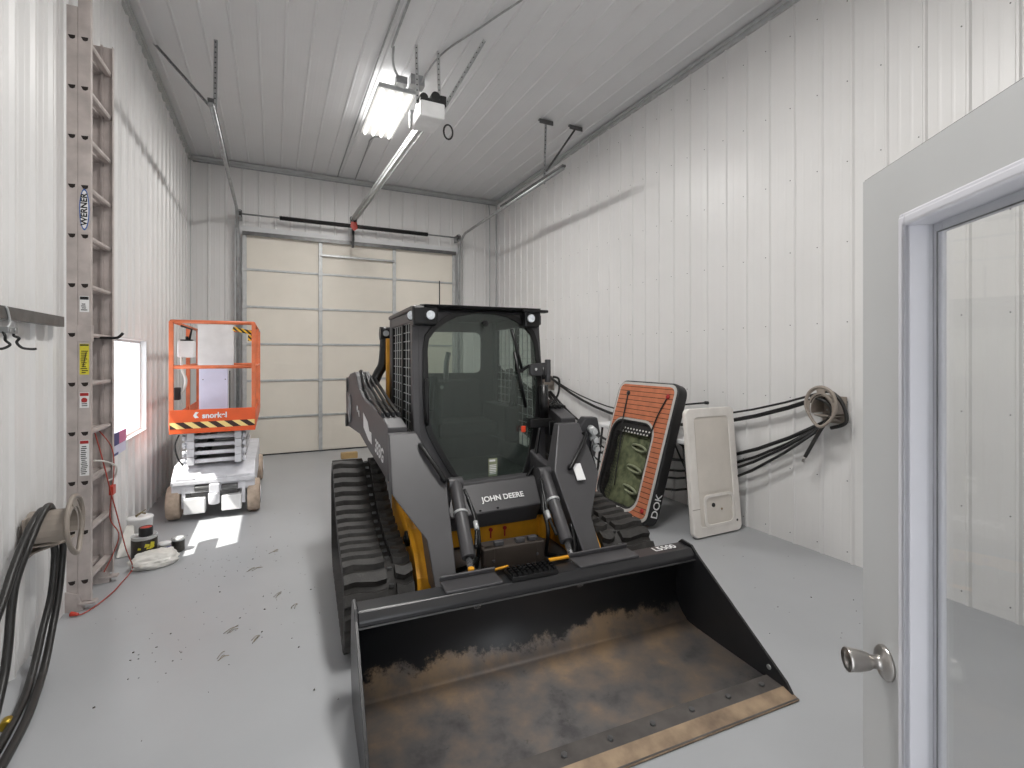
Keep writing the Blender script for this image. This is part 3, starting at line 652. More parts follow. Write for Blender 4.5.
# ------------------------------------------------------------ scissor lift
t = thing('scissor_lift', 'orange and pale grey scissor lift parked in the left corner by the garage door', 'scissor lift', (-.522, 5.50, 0))
W2 = .35; LL = 1.78
b = MB()
b.prism([(.03,.26),(.03,.40),(.20,.50),(LL-.1,.50),(LL,.42),(LL,.20),(.25,.20)], 'x', -W2, W2)
b.build('chassis', M['liftgrey'], t, bevel=.01)
b = MB(); b.box(-W2, W2, -.005, .03, .345, .385); b.box(-W2+.03, -.16, .0, .028, .385, .41); b.box(.10, W2-.04, .0, .028, .385, .41); b.build('front_beam', M['liftgrey'], t, bevel=.006)
b = MB(); b.box(-.20,.20,.05,.24,.20,.30); b.cyl((-.16,.03,.30),(.0,.03,.30),.035); b.cyl((.06,.03,.29),(.20,.03,.29),.03); b.build('drive_motors', M['dkgalv'], t, bevel=.008)
b = MB(); b.box(-.04,.05,-.015,.05,.25,.34); b.cyl((0,.02,.14),(0,.02,.25),.05); b.build('steering_yoke', M['liftgrey'], t, bevel=.01)
for sx in (-1, 1):
    for y in (.14, LL-.28):
        b = MB(); b.lathe([(.05,-.055),(.145,-.055),(.16,-.042),(.16,.042),(.145,.055),(.05,.055)], (sx*(W2-.012),y,.161), 'x', 36); w = b.build('wheel', M['tyre'], t)
        b = MB(); b.lathe([(.02,.056),(.085,.057),(.09,.062),(.04,.066)] if sx > 0 else [(.02,-.056),(.085,-.057),(.09,-.062),(.04,-.066)], (sx*(W2-.012),y,.161), 'x', 24); b.build('hub', M['liftgrey'], w)
    x0, x1 = (-.245,-.07) if sx < 0 else (.065,.235)
    b = MB(); b.box(x0, x1, -.02, .10, .07, .215); b.build('guard_box', M['white'], t, bevel=.008)
    b = MB(); b.bar((sx*.25,.03,.12),(sx*.25,.03,.33),.03,.02); b.build('wheel_bracket', M['liftgrey'], t)
# folded scissor stack
zz = .53
for lev in range(4):
    z0 = .535+lev*.078
    for sx in (-1, 1):
        for inn in (0, 1):
            x = sx*(.235-.045*inn)
            za, zb = (z0, z0+.05) if (inn+lev) % 2 else (z0+.05, z0)
            b = MB(); b.bar((x,.12,za),(x,LL-.2,zb),.035,.055); b.build('scissor_arm', M['liftgrey'], t, bevel=.004)
    for y in (.11, LL-.2):
        b = MB(); b.cyl((-.25,y,z0+.012),(.25,y,z0+.012),.020); b.build('cross_tube', M['liftgrey'], t)
    b = MB(); 
    for sx in (-1, 1):
        b.box(sx*.20-.03, sx*.20+.03, .075, .10, z0-.02, z0+.055); b.cyl((sx*.27,.11,z0+.012),(sx*.245,.11,z0+.012),.028)
    b.build('pivot_block', M['liftgrey'], t, bevel=.004)
b = MB(); b.box(-.25,.25,.14,LL-.24,.515,.53); b.cyl((-.1,.3,.58),(-.1,1.2,.70),.035); b.build('lift_cylinder', M['dkgalv'], t)
b = MB(); b.tube(bez([(-.29,.06,.82),(-.32,.05,.72),(-.30,.06,.60),(-.26,.08,.52)], 8), .007, 8); b.build('hydraulic_hose', M['black'], t)
# platform
b = MB(); b.box(-W2,W2,.0,LL,.835,.875); b.build('platform_deck', M['galv'], t)
TB = MB(); TB.box(-W2-.005,W2+.005,-.03,-.012,.838,1.062); fb = TB.build('toe_board', M['orange'], t, bevel=.004)
b = MB(); b.box(-W2+.0,W2-.0,-.0325,-.0305,.885,.945); b.build('hazard_tape', M['hazard'], fb)
text('maker_lettering', 'snorkel', .072, frame_mat((.01,-.0325,1.0),(1,0,0),(0,0,1)), M['decal'], fb, bold=.0025, sx=.95)
b = MB(); b.prism([(-.165,1.005),(-.145,1.04),(-.12,1.035),(-.14,1.01),(-.12,.985),(-.15,.98)], 'y', -.0325, -.0305); b.build('maker_emblem', M['decal'], fb)
for a in ((-W2-.005,-W2+.012,-.012,LL),(W2-.012,W2+.005,-.012,LL)):
    b = MB(); b.box(a[0],a[1],a[2],a[3],.838,1.0); b.build('toe_board', M['orange'], t, bevel=.003)
def rl(pts, r=.019, nm='guard_rail', m='orangel'):
    b = MB(); b.tube(pts, r, 10); return b.build(nm, M[m], t)
for z, nm in ((1.895,'top_rail'),(1.465,'mid_rail')):
    rl([(-W2+.01,-.01,z),(W2-.01,-.01,z)], .017, nm); rl([(-W2+.01,-.01,z),(-W2+.01,LL,z)], .015, nm); rl([(W2-.01,-.01,z),(W2-.01,LL,z)], .015, nm); rl([(-W2+.01,LL,z),(W2-.01,LL,z)], .015, nm)
for x, y in ((-W2+.01,-.01),(W2-.01,-.01),(-W2+.01,LL),(W2-.01,LL),(-W2+.01,LL*.55),(W2-.01,LL*.55)):
    b = MB(); b.box(x-.018,x+.018,y-.018,y+.018,.875,1.895); b.build('corner_post', M['orangel'], t, bevel=.004)
b = MB(); b.tube([(.16,.02,1.84),(W2-.02,.0,1.80)], .020, 10); b.build('taped_latch', M['hazard2'], t)
b = MB(); b.box(W2-.06,W2-.02,.0,.05,1.72,1.78); b.build('latch_chain', M['hazard2'], t)
b = MB(); b.box(-.31,-.175,.10,.22,1.555,1.715); cb = b.build('control_box', M['white'], t, bevel=.01)
b = MB(); b.cyl((-.24,.16,1.715),(-.24,.16,1.76),.012); b.box(-.29,-.19,.12,.20,1.715,1.73); b.tube([(-.22,.16,1.73),(-.2,.15,1.83),(-.28,.1,1.86)], .010, 6); b.build('joystick', M['black'], cb)
b = MB(); b.tube(bez([(-.28,.12,1.56),(-.27,.1,1.44),(-.24,.1,1.34),(-.26,.1,1.24),(-.31,.1,1.18)], 8), .012, 8); b.build('control_cable', M['plast'], cb)
b = MB(); b.box(-.335,-.28,.06,.12,1.15,1.27); b.build('cable_gland', M['black'], t, bevel=.01)
# panels standing on the platform
t2 = thing('leaning_board', 'large white panel leaning inside the orange lift platform', 'panel', (-.54, 5.96, .876))
b = MB(); b.box(-.17,.155,-.0,.02,.58,1.02); b.build('upper_sheet', M['white'], t2, bevel=.004)
b = MB(); b.box(-.155,.105,-.025,-.002,.0,.58); ls = b.build('lower_sheet', M['lav'], t2, bevel=.004)
b = MB()
for x, z in ((-.12,.1),(.08,.1),(-.12,.45),(.08,.45),(0,.1)): b.cyl((x,-.026,z),(x,-.0252,z),.006,seg=8)
b.build('screw_holes', M['dkgalv'], ls)
b = MB(); b.box(.115,.125,-.025,-.01,.0,.54); tag(b.build('dark_rod', M['black'], loc=(-.54,5.96,.876)), 'thin black rod upright beside the white panel on the lift', 'rod')

# tan block on the floor by the garage door
b = MB(); b.box(-.12,.12,-.05,.05,0,.09); tag(b.build('wood_block', M['tan'], loc=(1.04,7.85,0), bevel=.004), 'pale orange wooden block on the floor behind the loader', 'block')

# ------------------------------------------------------------ right side: table, dock, hatch, hoses
t = thing('folding_table', 'white folding table with black legs behind the leaning dock', 'table', (3.64, 4.0, 0))
b = MB(); b.box(-.27,.265,-.70,.70,.755,.795); b.build('table_top', M['white'], t, bevel=.012)
for sy in (-1, 1):
    for sx in (-1, 1):
        b = MB(); b.tube([(sx*.22-.0, sy*.62, .755),(sx*.235, sy*.74, .01)], .013, 10); b.build('leg', M['black'], t)
    b = MB(); b.tube([(-.19,sy*.66,.45),(.19,sy*.66,.45)], .011, 8); b.tube([(-.19,sy*.66,.45),(-.0,sy*.25,.735)], .009, 8); b.tube([(.19,sy*.66,.45),(0,sy*.25,.735)], .009, 8); b.build('leg_brace', M['black'], t)

# inflatable dock : local x along wall, local z up the lean, local y = front normal
dk = thing('inflatable_dock', 'leaning inflatable dock with orange teak foam face and large mesh opening', 'inflatable dock', (2.985, 3.385, .038))
vz = Vector((.41,0,1.27)).normalized(); vx = Vector((0,1,0)); vy = vz.cross(vx)
dk.rotation_euler = Matrix((vx, vy, vz)).transposed().to_euler()
def rrect(x0, x1, z0, z1, r, n=6):
    out = []
    for cx_, cz_, a0 in ((x1-r,z0+r,-pi/2),(x1-r,z1-r,0),(x0+r,z1-r,pi/2),(x0+r,z0+r,pi)):
        for k in range(n+1): a = a0+pi/2*k/n; out.append((cx_+r*cos(a), cz_+r*sin(a)))
    return out
def ringprism(b, outer, inner, y0, y1):
    n = len(outer); A = [[b.bm.verts.new((p[0], y, p[1])) for p in L_] for L_, y in ((outer,y0),(inner,y0),(outer,y1),(inner,y1))]
    for i in range(n):
        j = (i+1) % n
        b._f([A[0][i],A[0][j],A[1][j],A[1][i]]); b._f([A[2][i],A[2][j],A[3][j],A[3][i]]); b._f([A[0][i],A[0][j],A[2][j],A[2][i]], True); b._f([A[1][i],A[1][j],A[3][j],A[3][i]], True)
DW, DL, oy0, oy1 = .87, 1.34, .10, .90
O = rrect(0, DW, 0, DL, .10); I = rrect(.22, .80, oy0, oy1, .13)
b = MB(); ringprism(b, O, I, -.12, 0); b.build('inflatable_body', M['pvc'], dk, bevel=.018, seg=3)
b = MB(); ringprism(b, rrect(.018,DW-.018,.018,DL-.018,.085), rrect(.195,.822,oy0-.022,oy1+.022,.145), .0005, .006); b.build('grey_border', M['foamg'], dk)
b = MB()
b2o = rrect(.045,DW-.045,.045,DL-.045,.065); b2i = rrect(.170,.823,oy0-.05,oy1+.045,.16)
ringprism(b, b2o, b2i, .0055, .010); b.build('teak_deck', M['teak'], dk)
# mesh net in the opening
b = MB()
for i in range(9):
    x = .62+.18*i/8; z1_ = oy1; z0_ = oy0; k_ = 0
    b.bar((x,-.02,z0_),(x,-.02,z1_),.004,.002,(0,1,0))
for i in range(26):
    z = oy0+(oy1-oy0)*i/25
    b.bar((.62,-.02,z),(.80,-.02,z),.004,.002,(0,1,0))
b.build('mesh_net', M['pvc'], dk)
b = MB(); b.box(.22,.80,-.040,-.028,oy1-.10,oy1-.0); b.box(.765,.805,-.04,-.025,oy0,oy1); 
b.build('net_band', M['pvc'], dk)
M['pat'] = mat('white_band_print', (232,232,226), .6, 0, .05)
b = MB()
for i in range(9):
    for j in range(2):
        x = .28+.045*i+(.02 if j else 0); z = oy1-.06-.035*j; b.prism([(x-.013,z),(x,z+.010),(x+.013,z),(x,z-.010)], 'y', -.027, -.024)
b.build('band_print', M['pat'], dk)
for x, z, x2, z2 in ((.68,1.20,.60,.62),(.11,1.20,.22,.80)):
    b = MB(); b.tube(bez([(x,.014,z),((x+x2)/2+.01,.022,(z+z2)/2),(x2,.014,z2)], 6), .007, 6)
    if x > .5: b.tube(bez([(x2,.014,z2),(.59,.0,.45),(.58,-.02,.25)], 6), .006, 6)
    b.build('bungee_cord', M['black'], dk)
    b = MB(); b.lathe([(.024,.0102),(.026,.016),(.012,.024)], (x,0,z), 'y', 16); b.build('cord_anchor', M['redink'] if x < .2 else M['black'], dk)
b = MB(); b.lathe([(.022,.0102),(.024,.016),(.012,.022)], (.09,0,.12), 'y', 16); b.build('cord_anchor', M['redink'], dk)
text('side_lettering', 'DOK', .105, frame_mat((-.0015,-.060,.20),(0,0,1),(0,1,0)), M['decal'], dk, sx=.95, bold=.001)
# green camouflage pack behind the opening
t = thing('camouflage_bag', 'green camouflage bag with pale oval handles seen through the dock opening', 'bag', (3.13, 3.90, 0))
bm = bmesh.new(); bmesh.ops.create_cube(bm, size=1); bmesh.ops.subdivide_edges(bm, edges=bm.edges, cuts=14, use_grid_fill=True)
for v in bm.verts:
    p = v.co; q = Vector((p.x*2, p.y*2, p.z*2)); r_ = (abs(q.x)**5+abs(q.y)**5+abs(q.z)**5)**(1/5)
    q = q/max(r_,.001); d = 1+.10*noise.noise(q*2.2)+.06*noise.noise(q*6)
    v.co = Vector((q.x*.085*d+.27*(q.z*.5+.5), q.y*.27*d, .012+(.42+q.z*.405*(1+.05*noise.noise(q*3)))*1.0))
me = bpy.data.meshes.new('bag_body'); bm.to_mesh(me); bm.free(); me.materials.append(M['green'])
for p in me.polygons: p.use_smooth = True
o = bpy.data.objects.new('bag_body', me); COL.objects.link(o); o.parent = t; o.location = (0,0,0)
for zc_ in (.66,.46,.27):
    xo = -.105+.27*zc_/.84
    b = MB(); b.tube([(xo+.0+.03*cos(a_), -.12+.13*cos(a_), zc_+.028*sin(a_)) for a_ in [2*pi*i/20 for i in range(20)]], .013, 8, True); b.build('handle', M['greenl'], t)

# fibreglass hatch panel
t = thing('boat_hatch', 'upright off white moulded plastic hatch panel leaning near the right wall', 'hatch panel', (3.50, 3.04, .012), 0)
t.rotation_euler = (-math.atan2(.10, 1.09), 0, 0)
def rr2(x0,x1,z0,z1,r): return rrect(x0,x1,z0,z1,r,5)
b = MB(); o_ = rr2(-.292,.292,0,1.10,.05); i_ = rr2(-.205,.215,.085,1.02,.04)
ringprism(b, o_, i_, 0, .05); b.build('hatch_rim', M['fibre'], t, bevel=.008)
b = MB(); b.prism(i_, 'y', .008, .04); b.build('hatch_field', M['fibre2'], t)
b = MB(); b.prism([(-.20,.37),(.21,.37),(.21,1.0),(-.20,1.0)], 'y', .0045, .0078); b.build('raised_field', M['fibre2'], t, bevel=.003)
b = MB(); ringprism(b, rr2(-.16,.21,.07,.35,.05), rr2(-.13,.185,.095,.325,.04), -.004, .0075); b.build('tray_lip', M['fibre'], t, bevel=.003)
b = MB(); b.cyl((-.04,.0,.255),(-.04,.0075,.255),.018); b.cyl((.235,-.002,.09),(.235,.001,.09),.010); b.build('drain_hole', M['ink'], t)
b = MB(); b.cyl((.06,.004,.21),(.06,.0075,.21),.010); b.build('rust_spot', M['rust'], t)
b = MB(); b.box(-.292,-.205,-.001,.0,.238,.243); b.build('seam_line', M['taup'], t)

# right wall hangers and hoses
hose_hanger('taupe plastic hose hanger on the right wall right of the hatch panel', (3.905, 2.30, 1.17), -1)
hose_hanger('taupe plastic hose hanger on the right wall behind the loader cab', (3.905, 6.60, 1.16), -1)
t = thing('air_hose', 'long black hose strung in drooping loops between the right wall hangers', 'hose', (3.82, 4.45, 0))
def dro(z0, z1, sag_z, x, r, y0=2.34, y1=6.56, n=15, par=None):
    pts = []
    for i in range(n):
        y = y0+(y1-y0)*i/(n-1); q = (2*i/(n-1)-1); base = z0+(z1-z0)*i/(n-1)
        pts.append((x-3.82, y-4.45, base-(base-sag_z)*(1-q*q)))
    b = MB(); b.tube(pts, r, 8); return b.build('hose_strand', M['black'], par or t)
dro(1.26,1.25,.81,3.85,.018); dro(1.29,1.28,.90,3.81,.009)
dro(1.06,1.02,.42,3.86,.016); dro(1.04,1.02,.30,3.84,.012); dro(1.03,1.02,.22,3.81,.012); dro(1.01,1.02,.09,3.79,.012)
b = MB(); b.tube(bez([(3.75-3.82,2.36-4.45,1.25),(3.76-3.82,2.28-4.45,1.22),(3.78-3.82,2.25-4.45,1.14),(3.77-3.82,2.33-4.45,1.0),(3.74-3.82,2.43-4.45,.78)], 8), .014, 8); b.build('hose_tail', M['hose'], t)
b = MB(); b.tube(bez([(-.02,2.42-4.45,1.24),(-.0,2.30-4.45,1.30),(.0,2.2-4.45,1.22),(.0,2.17-4.45,1.08),(.0,2.28-4.45,1.02)], 8), .014, 8); b.tube(bez([(.02,6.5-4.45,1.24),(0,6.62-4.45,1.30),(.0,6.70-4.45,1.18),(-.02,6.6-4.45,1.03)], 8), .016, 8); b.build('hose_bend', M['hose'], t)
b = MB(); b.cyl((3.74-3.82,2.43-4.45,.78),(3.735-3.82,2.445-4.45,.74),.011); b.build('hose_fitting', M['nickel'], t)
t = thing('hose_nozzle', 'black rod with knobbed tip lying across hoses above the hatch panel', 'nozzle', (3.76, 3.46, 1.105))
b = MB(); b.tube([(0,-.02,.01),(0,.5,-.07)], .009, 8); b.build('rod', M['black'], t); b = MB(); b.lathe([(.008,-.02),(.016,-.025),(.016,-.06),(.010,-.065)], (0,0,.012), 'y', 14); b.build('tip', M['black'], t)

# ------------------------------------------------------------ compact track loader
L0 = thing('track_loader', 'dark grey compact track loader with yellow chassis and wide black bucket', 'track loader', (1.25, 2.19, 0), radians(-3.3))
def part(b, name, m, bevel=0, par=None, **k): return b.build(name, M[m] if isinstance(m, str) else m, par or L0, bevel, **k)
# --- tracks
def track(sx):
    xo, xi = .955, .60
    f = (.51, .235); r_ = (1.60, .56); ri = (1.57, .225)
    def arc(c, R_, a0, a1, n): return [Vector((c[0]+R_*cos(radians(a0+(a1-a0)*k/n)), c[1]+R_*sin(radians(a0+(a1-a0)*k/n)))) for k in range(n+1)]
    base_ = arc(f, .205, -90, -265, 16)+[Vector(p) for p in bez([(.53,.441,0),(.80,.465,0),(1.05,.515,0),(1.30,.62,0),(1.50,.735,0)], 4)[2:-1]]
    base_ = [Vector((p[0], p[1])) for p in base_]+arc(r_, .20, 108, -3, 12)+arc(ri, .195, -3, -90, 10)
    def path(off=0):
        out = []; n_ = len(base_)
        for k in range(n_):
            d = (base_[(k+1) % n_]-base_[k-1]).normalized(); nn = Vector((-d.y, d.x)); out.append(tuple(base_[k]+nn*off))
        return out
    o, i_ = path(0), path(-.035)
    b = MB(); n = len(o)
    V = [[b.bm.verts.new((sx*x, p[0], p[1])) for p in P_] for P_, x in ((o,xo),(o,xi),(i_,xo),(i_,xi))]
    for k in range(n):
        j = (k+1) % n
        b._f([V[0][k],V[0][j],V[1][j],V[1][k]], True); b._f([V[2][k],V[2][j],V[3][j],V[3][k]], True)
        b._f([V[0][k],V[0][j],V[2][j],V[2][k]]); b._f([V[1][k],V[1][j],V[3][j],V[3][k]])
    # lugs
    segs = []; tot = 0
    for k in range(n):
        a, c = Vector(o[k]), Vector(o[(k+1) % n]); l = (c-a).length; segs.append((tot, l, a, c)); tot += l
    def at(s):
        s %= tot
        for s0, l, a, c in segs:
            if s <= s0+l+1e-9:
                d = (c-a)/l if l > 1e-6 else Vector((1,0)); nn = Vector((-d.y, d.x)); p = a+d*(s-s0)
                return p, nn
    N = 40; pitch = tot/N
    for k in range(N):
        for x0, x1, ph in ((xo-.002, .740, 0), (.692, xi+.002, .10)):
            nx = 5; A = []; 
            for side in (0, 1):
                for q in range(nx):
                    u = q/(nx-1); x = x0+(x1-x0)*u; w = .008*sin(u*2*pi*1.0+(0 if x0 > .8 else 1.5))
                    A.append((x, w, side))
            def vert(x, w, side, h, inset):
                s = (k+ph)*pitch+w+(pitch*.78-inset if side else inset); p, nn = at(s); p = p+nn*h
                return b.bm.verts.new((sx*x, p.x, p.y))
            base = [vert(x, w, sd, -.002, 0) for x, w, sd in A]; top = [vert(x, w, sd, .030, .014) for x, w, sd in A]
            for q in range(nx-1):
                b._f([top[q],top[q+1],top[nx+q+1],top[nx+q]])
                b._f([base[q],base[q+1],top[q+1],top[q]]); b._f([base[nx+q],base[nx+q+1],top[nx+q+1],top[nx+q]])
            b._f([base[0],top[0],top[nx],base[nx]]); b._f([base[nx-1],top[nx-1],top[2*nx-1],base[2*nx-1]])
    tr = part(b, 'rubber_track', 'rubber')
    b = MB()
    for k in range(N):
        p, nn = at((k+.85)*pitch); q = p+nn*.004; b.box(sx*.716-.012, sx*.716+.012, q.x-.012, q.x+.012, q.y-.006, q.y+.006)
    b.build('guide_links', M['dkgalv'], tr)
    b = MB(); b.prism([(.55,.14),(1.55,.14),(1.6,.30),(1.55,.44),(1.1,.40),(.55,.30)], 'x', sx*.66, sx*.83); b.build('track_frame', M['dgrey2'], L0, bevel=.01)
    for y in (.78, .98, 1.18, 1.38):
        b = MB(); b.lathe([(.03,-.12),(.085,-.115),(.085,.115),(.03,.12)], (sx*.76,y,.125), 'x', 24); b.build('track_roller', M['dkgalv'], L0)
    b = MB(); b.lathe([(.04,-.13),(.13,-.12),(.165,-.11),(.165,.11),(.13,.12),(.04,.13)], (sx*.76,f[0],f[1]), 'x', 32); b.build('front_idler', M['dgrey2'], L0)
    b = MB(); pts = []
    for k in range(32): a = 2*pi*k/32; rr_ = .16 if (k//2) % 2 else .14; pts.append((r_[0]+rr_*cos(a), r_[1]+rr_*sin(a)))
    b.prism(pts, 'x', sx*.72, sx*.79); b.build('drive_sprocket', M['dkgalv'], L0)
track(-1); track(1)
# --- chassis
b = MB(); b.box(-.50,.50,.88,2.45,.20,.60); part(b, 'lower_chassis', 'dgrey2', .01)
b = MB(); b.prism([(1.75,.62),(2.50,.62),(2.52,1.30),(2.1,1.34),(1.75,1.0)], 'x', -.42, .46); part(b, 'engine_hood', 'dgrey2', .02)
for sx in (-1, 1):
    b = MB()
    crv = [(1.35,.67),(1.05,.65),(.80,.61),(.60,.555),(.45,.475),(.36,.37),(.325,.23),(.33,.12)]
    b.prism(crv+[(.8,.12),(1.35,.2)], 'x', sx*.545, sx*.56)
    for (y0,z0),(y1,z1) in zip(crv, crv[1:]): b.hexa([(sx*.50,y0,z0),(sx*.50,y1,z1),(sx*.58,y1,z1),(sx*.58,y0,z0)],[(sx*.50,y0+.02,z0-.02),(sx*.50,y1+.02,z1-.02),(sx*.58,y1+.02,z1-.02),(sx*.58,y0+.02,z0-.02)])
    part(b, 'yellow_fender', 'yellow')
    b = MB(); b.cyl((sx*.56,.70,.47),(sx*.58,.70,.47),.045); b.cyl((sx*.58,.70,.47),(sx*.59,.70,.47),.02); part(b, 'fender_bolt', 'blackm')
b = MB(); b.box(-.36,.40,.795,.84,.33,.455); b.cyl((.41,.79,.28),(.41,.79,.455),.055); b.cyl((-.40,.79,.28),(-.40,.79,.40),.055); b.tube([(.355,.79,.458),(.465,.79,.458)], .008, 8); part(b, 'yellow_crossmember', 'yellow', .006)
b = MB()
for x in (.0,.1): b.cyl((x,.785,.415),(x,.795,.415),.013); b.bar((x,.79,.36),(x,.79,.41),.008,.008)
part(b, 'crossmember_bolt', 'redink')
# nose below the door
b = MB()
b.hexa([(-.33,.86,.60),(.37,.86,.62),(.42,.98,.62),(-.40,.98,.60)], [(-.33,.87,.715),(.38,.87,.735),(.43,1.0,.76),(-.41,1.0,.74)])
b.hexa([(-.30,.70,.555),(.33,.70,.575),(.36,.90,.57),(-.33,.90,.55)], [(-.31,.845,.705),(.35,.845,.725),(.37,.93,.74),(-.34,.93,.715)])
b.hexa([(-.29,.755,.45),(.32,.755,.455),(.34,.92,.46),(-.32,.92,.45)], [(-.30,.70,.5551),(.33,.70,.5751),(.35,.92,.58),(-.33,.92,.555)])
part(b, 'nose_panel', 'dgrey', .008)
b = MB(); b.prism([(.60,.70),(.64,.84),(.80,.86),(.98,.92),(.98,.60),(.72,.50)], 'x', .345, .40); b.prism([(.60,.70),(.64,.80),(.80,.80),(.98,.86),(.98,.60),(.72,.50)], 'x', -.37, -.32); part(b, 'nose_cheek', 'dgrey', .012)
N0 = Vector((.02,.70,.565)); N1 = Vector((.02,.845,.715)); up = (N1-N0).normalized()
text('maker_lettering', 'JOHN DEERE', .052, frame_mat(Vector((.075,.7560,.6335)), (1,0,.03), up), M['decal'], L0, bold=.0012)
b = MB()
for x, z in ((-.1,.605),(.02,.61),(.18,.6)): p = N0+up*.02; b.cyl((x,p.y-.004,z-.03),(x,p.y+.004,z-.03),.008, seg=8)
part(b, 'panel_bolt', 'blackm')
# --- cab
b = MB()
ZR = 1.875
def cyF(z): return .85+.1*z
for sx in (-1, 1):
    b.hexa([(sx*.485,cyF(.62),.62),(sx*.43,cyF(.62),.62),(sx*.43,cyF(.62)+.09,.62),(sx*.485,cyF(.62)+.09,.62)], [(sx*.475,cyF(ZR),ZR),(sx*.43,cyF(ZR),ZR),(sx*.43,cyF(ZR)+.08,ZR),(sx*.475,cyF(ZR)+.08,ZR)])
    b.box(min(sx*.43,sx*.48), max(sx*.43,sx*.48), 1.86, 1.98, .62, ZR)
    b.box(min(sx*.44,sx*.478), max(sx*.44,sx*.478), 1.0, 1.9, 1.80, ZR)
    b.box(min(sx*.44,sx*.478), max(sx*.44,sx*.478), .98, 1.9, .62, .86)
part(b, 'cab_frame', 'dgrey', .008)
b = MB(); b.prism([(.99,ZR),(2.02,ZR),(2.0,ZR+.035),(1.05,ZR+.035)], 'x', -.485, .48); part(b, 'cab_roof', 'dgrey2', .012)
b = MB(); b.hexa([(-.40,.955,1.892),(.43,.955,1.892),(.45,1.06,1.892),(-.42,1.06,1.892)], [(-.41,.94,1.915),(.45,.94,1.915),(.46,1.06,1.925),(-.42,1.06,1.925)]); b.box(.30,.50,.925,1.0,1.885,1.905); part(b, 'roof_visor', 'blackm', .006)
def lamp_pod(cx_, w, lens):
    b = MB(); b.prism([(cx_-w,1.775),(cx_+w,1.775),(cx_+w+.01,1.91),(cx_-w-.005,1.905)], 'y', .955, 1.08); p = part(b, 'lamp_pod', 'blackm', .015)
    for x, y, dx_, dy_ in lens:
        d = Vector((dx_,dy_,0)).normalized(); c = Vector((x,y,1.842))
        q = MB(); q.tube([c-d*.0, c-d*(-.012)], .037, 20); part(q, 'lamp_ring', 'blackm', par=p)
        q = MB(); q.tube([c+d*.0121, c+d*.020], [.031,.026], 20); part(q, 'lamp_lens', 'lens', par=p)
lamp_pod(-.40, .082, ((-.368,.956,0,-1),(-.478,1.01,-.8,-.6)))
lamp_pod(.385, .06, ((.368,.956,0,-1),))
# door: ring + gasket + glass
def radial(poly, c, angs):
    out = []
    for a in angs:
        d = Vector((cos(a), sin(a))); best = None
        for i in range(len(poly)):
            p = Vector(poly[i])-c; q = Vector(poly[(i+1) % len(poly)])-c; e = q-p
            den = d.x*e.y-d.y*e.x
            if abs(den) < 1e-9: continue
            t_ = (p.x*e.y-p.y*e.x)/den; u_ = (p.x*d.y-p.y*d.x)/den
            if t_ > 0 and -1e-6 <= u_ <= 1+1e-6 and (best is None or t_ > best): best = t_
        out.append(c+d*(best or .01))
    return out
GP = [(-.383,1.32),(-.383,1.62),(-.37,1.69),(-.326,1.748),(-.26,1.80),(-.17,1.848),(-.021,1.878),(.12,1.874),(.216,1.856),(.30,1.82),(.357,1.777),(.40,1.73),(.422,1.66),(.437,1.481),(.422,1.25),(.40,1.104),(.36,.93),(.303,.755),(.27,.705),(.23,.682),(.05,.682),(-.138,.697),(-.165,.71),(-.189,.749),(-.28,.90),(-.36,1.06),(-.378,1.12)]
OP = [(-.470,1.915),(.470,1.915),(.488,1.10),(.478,.81),(.30,.63),(-.2,.63),(-.30,.68),(-.44,1.0),(-.47,1.4)]
c0 = Vector((.02,1.30)); AN = [2*pi*i/96 for i in range(96)]
go = radial(GP, c0, AN); oo = radial(OP, c0, AN)
def slab(b, A, Bb, d0, d1):
    n = len(A); f3 = lambda p, d: (p.x, cyF(p.y)+d, p.y)
    V = [[b.bm.verts.new(f3(p, d)) for p in P_] for P_, d in ((A,d0),(Bb,d0),(A,d1),(Bb,d1))]
    for i in range(n):
        j = (i+1) % n
        b._f([V[0][i],V[0][j],V[1][j],V[1][i]]); b._f([V[2][i],V[2][j],V[3][j],V[3][i]]); b._f([V[0][i],V[0][j],V[2][j],V[2][i]], True); b._f([V[1][i],V[1][j],V[3][j],V[3][i]], True)
sc = lambda P_, k: [c0+(p-c0)*(1+k/(p-c0).length) for p in P_]
b = MB(); slab(b, sc(go,.028), oo, .002, .04); part(b, 'cab_front_frame', 'dgrey', 0)
b = MB(); slab(b, sc(go,-.006), sc(go,.030), -.022, .012); dr = part(b, 'cab_door', 'blackm')
b = MB(); pts = go; n = len(pts)
A = [b.bm.verts.new((p.x, cyF(p.y)-.010, p.y)) for p in pts]; Bv = [b.bm.verts.new((p.x, cyF(p.y)-.004, p.y)) for p in pts]
b._f(A[::-1]); b._f(Bv)
for i in range(n): b._f([A[i],A[(i+1)%n],Bv[(i+1)%n],Bv[i]])
part(b, 'door_glass', 'green_tint', par=dr)
b = MB(); b.cyl((.035,.985,1.800),(.035,1.02,1.800),.020); b.cyl((.035,.972,1.800),(.035,.99,1.800),.008); part(b, 'wiper_pivot', 'blackm', par=dr)
b = MB(); b.tube([(.235,.995,1.765),(.27,.975,1.62),(.31,.965,1.45)], [.014,.011,.009], 8); b.tube([(.25,.975,1.60),(.33,.955,1.20)], .012, 8); b.bar((.27,.97,1.45),(.36,.96,1.50),.03,.02); part(b, 'wiper_arm', 'blackm', par=dr)
b = MB(); b.box(.03,.095,.917,.921,.735,.86); st = part(b, 'door_sticker', 'greenl', par=dr)
b = MB(); [b.box(.037,.087,.9155,.917,.75+.012*i,.756+.012*i) for i in range(6)]; b.box(.037,.08,.9155,.917,.838,.852); part(b, 'sticker_lines', 'decal', par=dr)
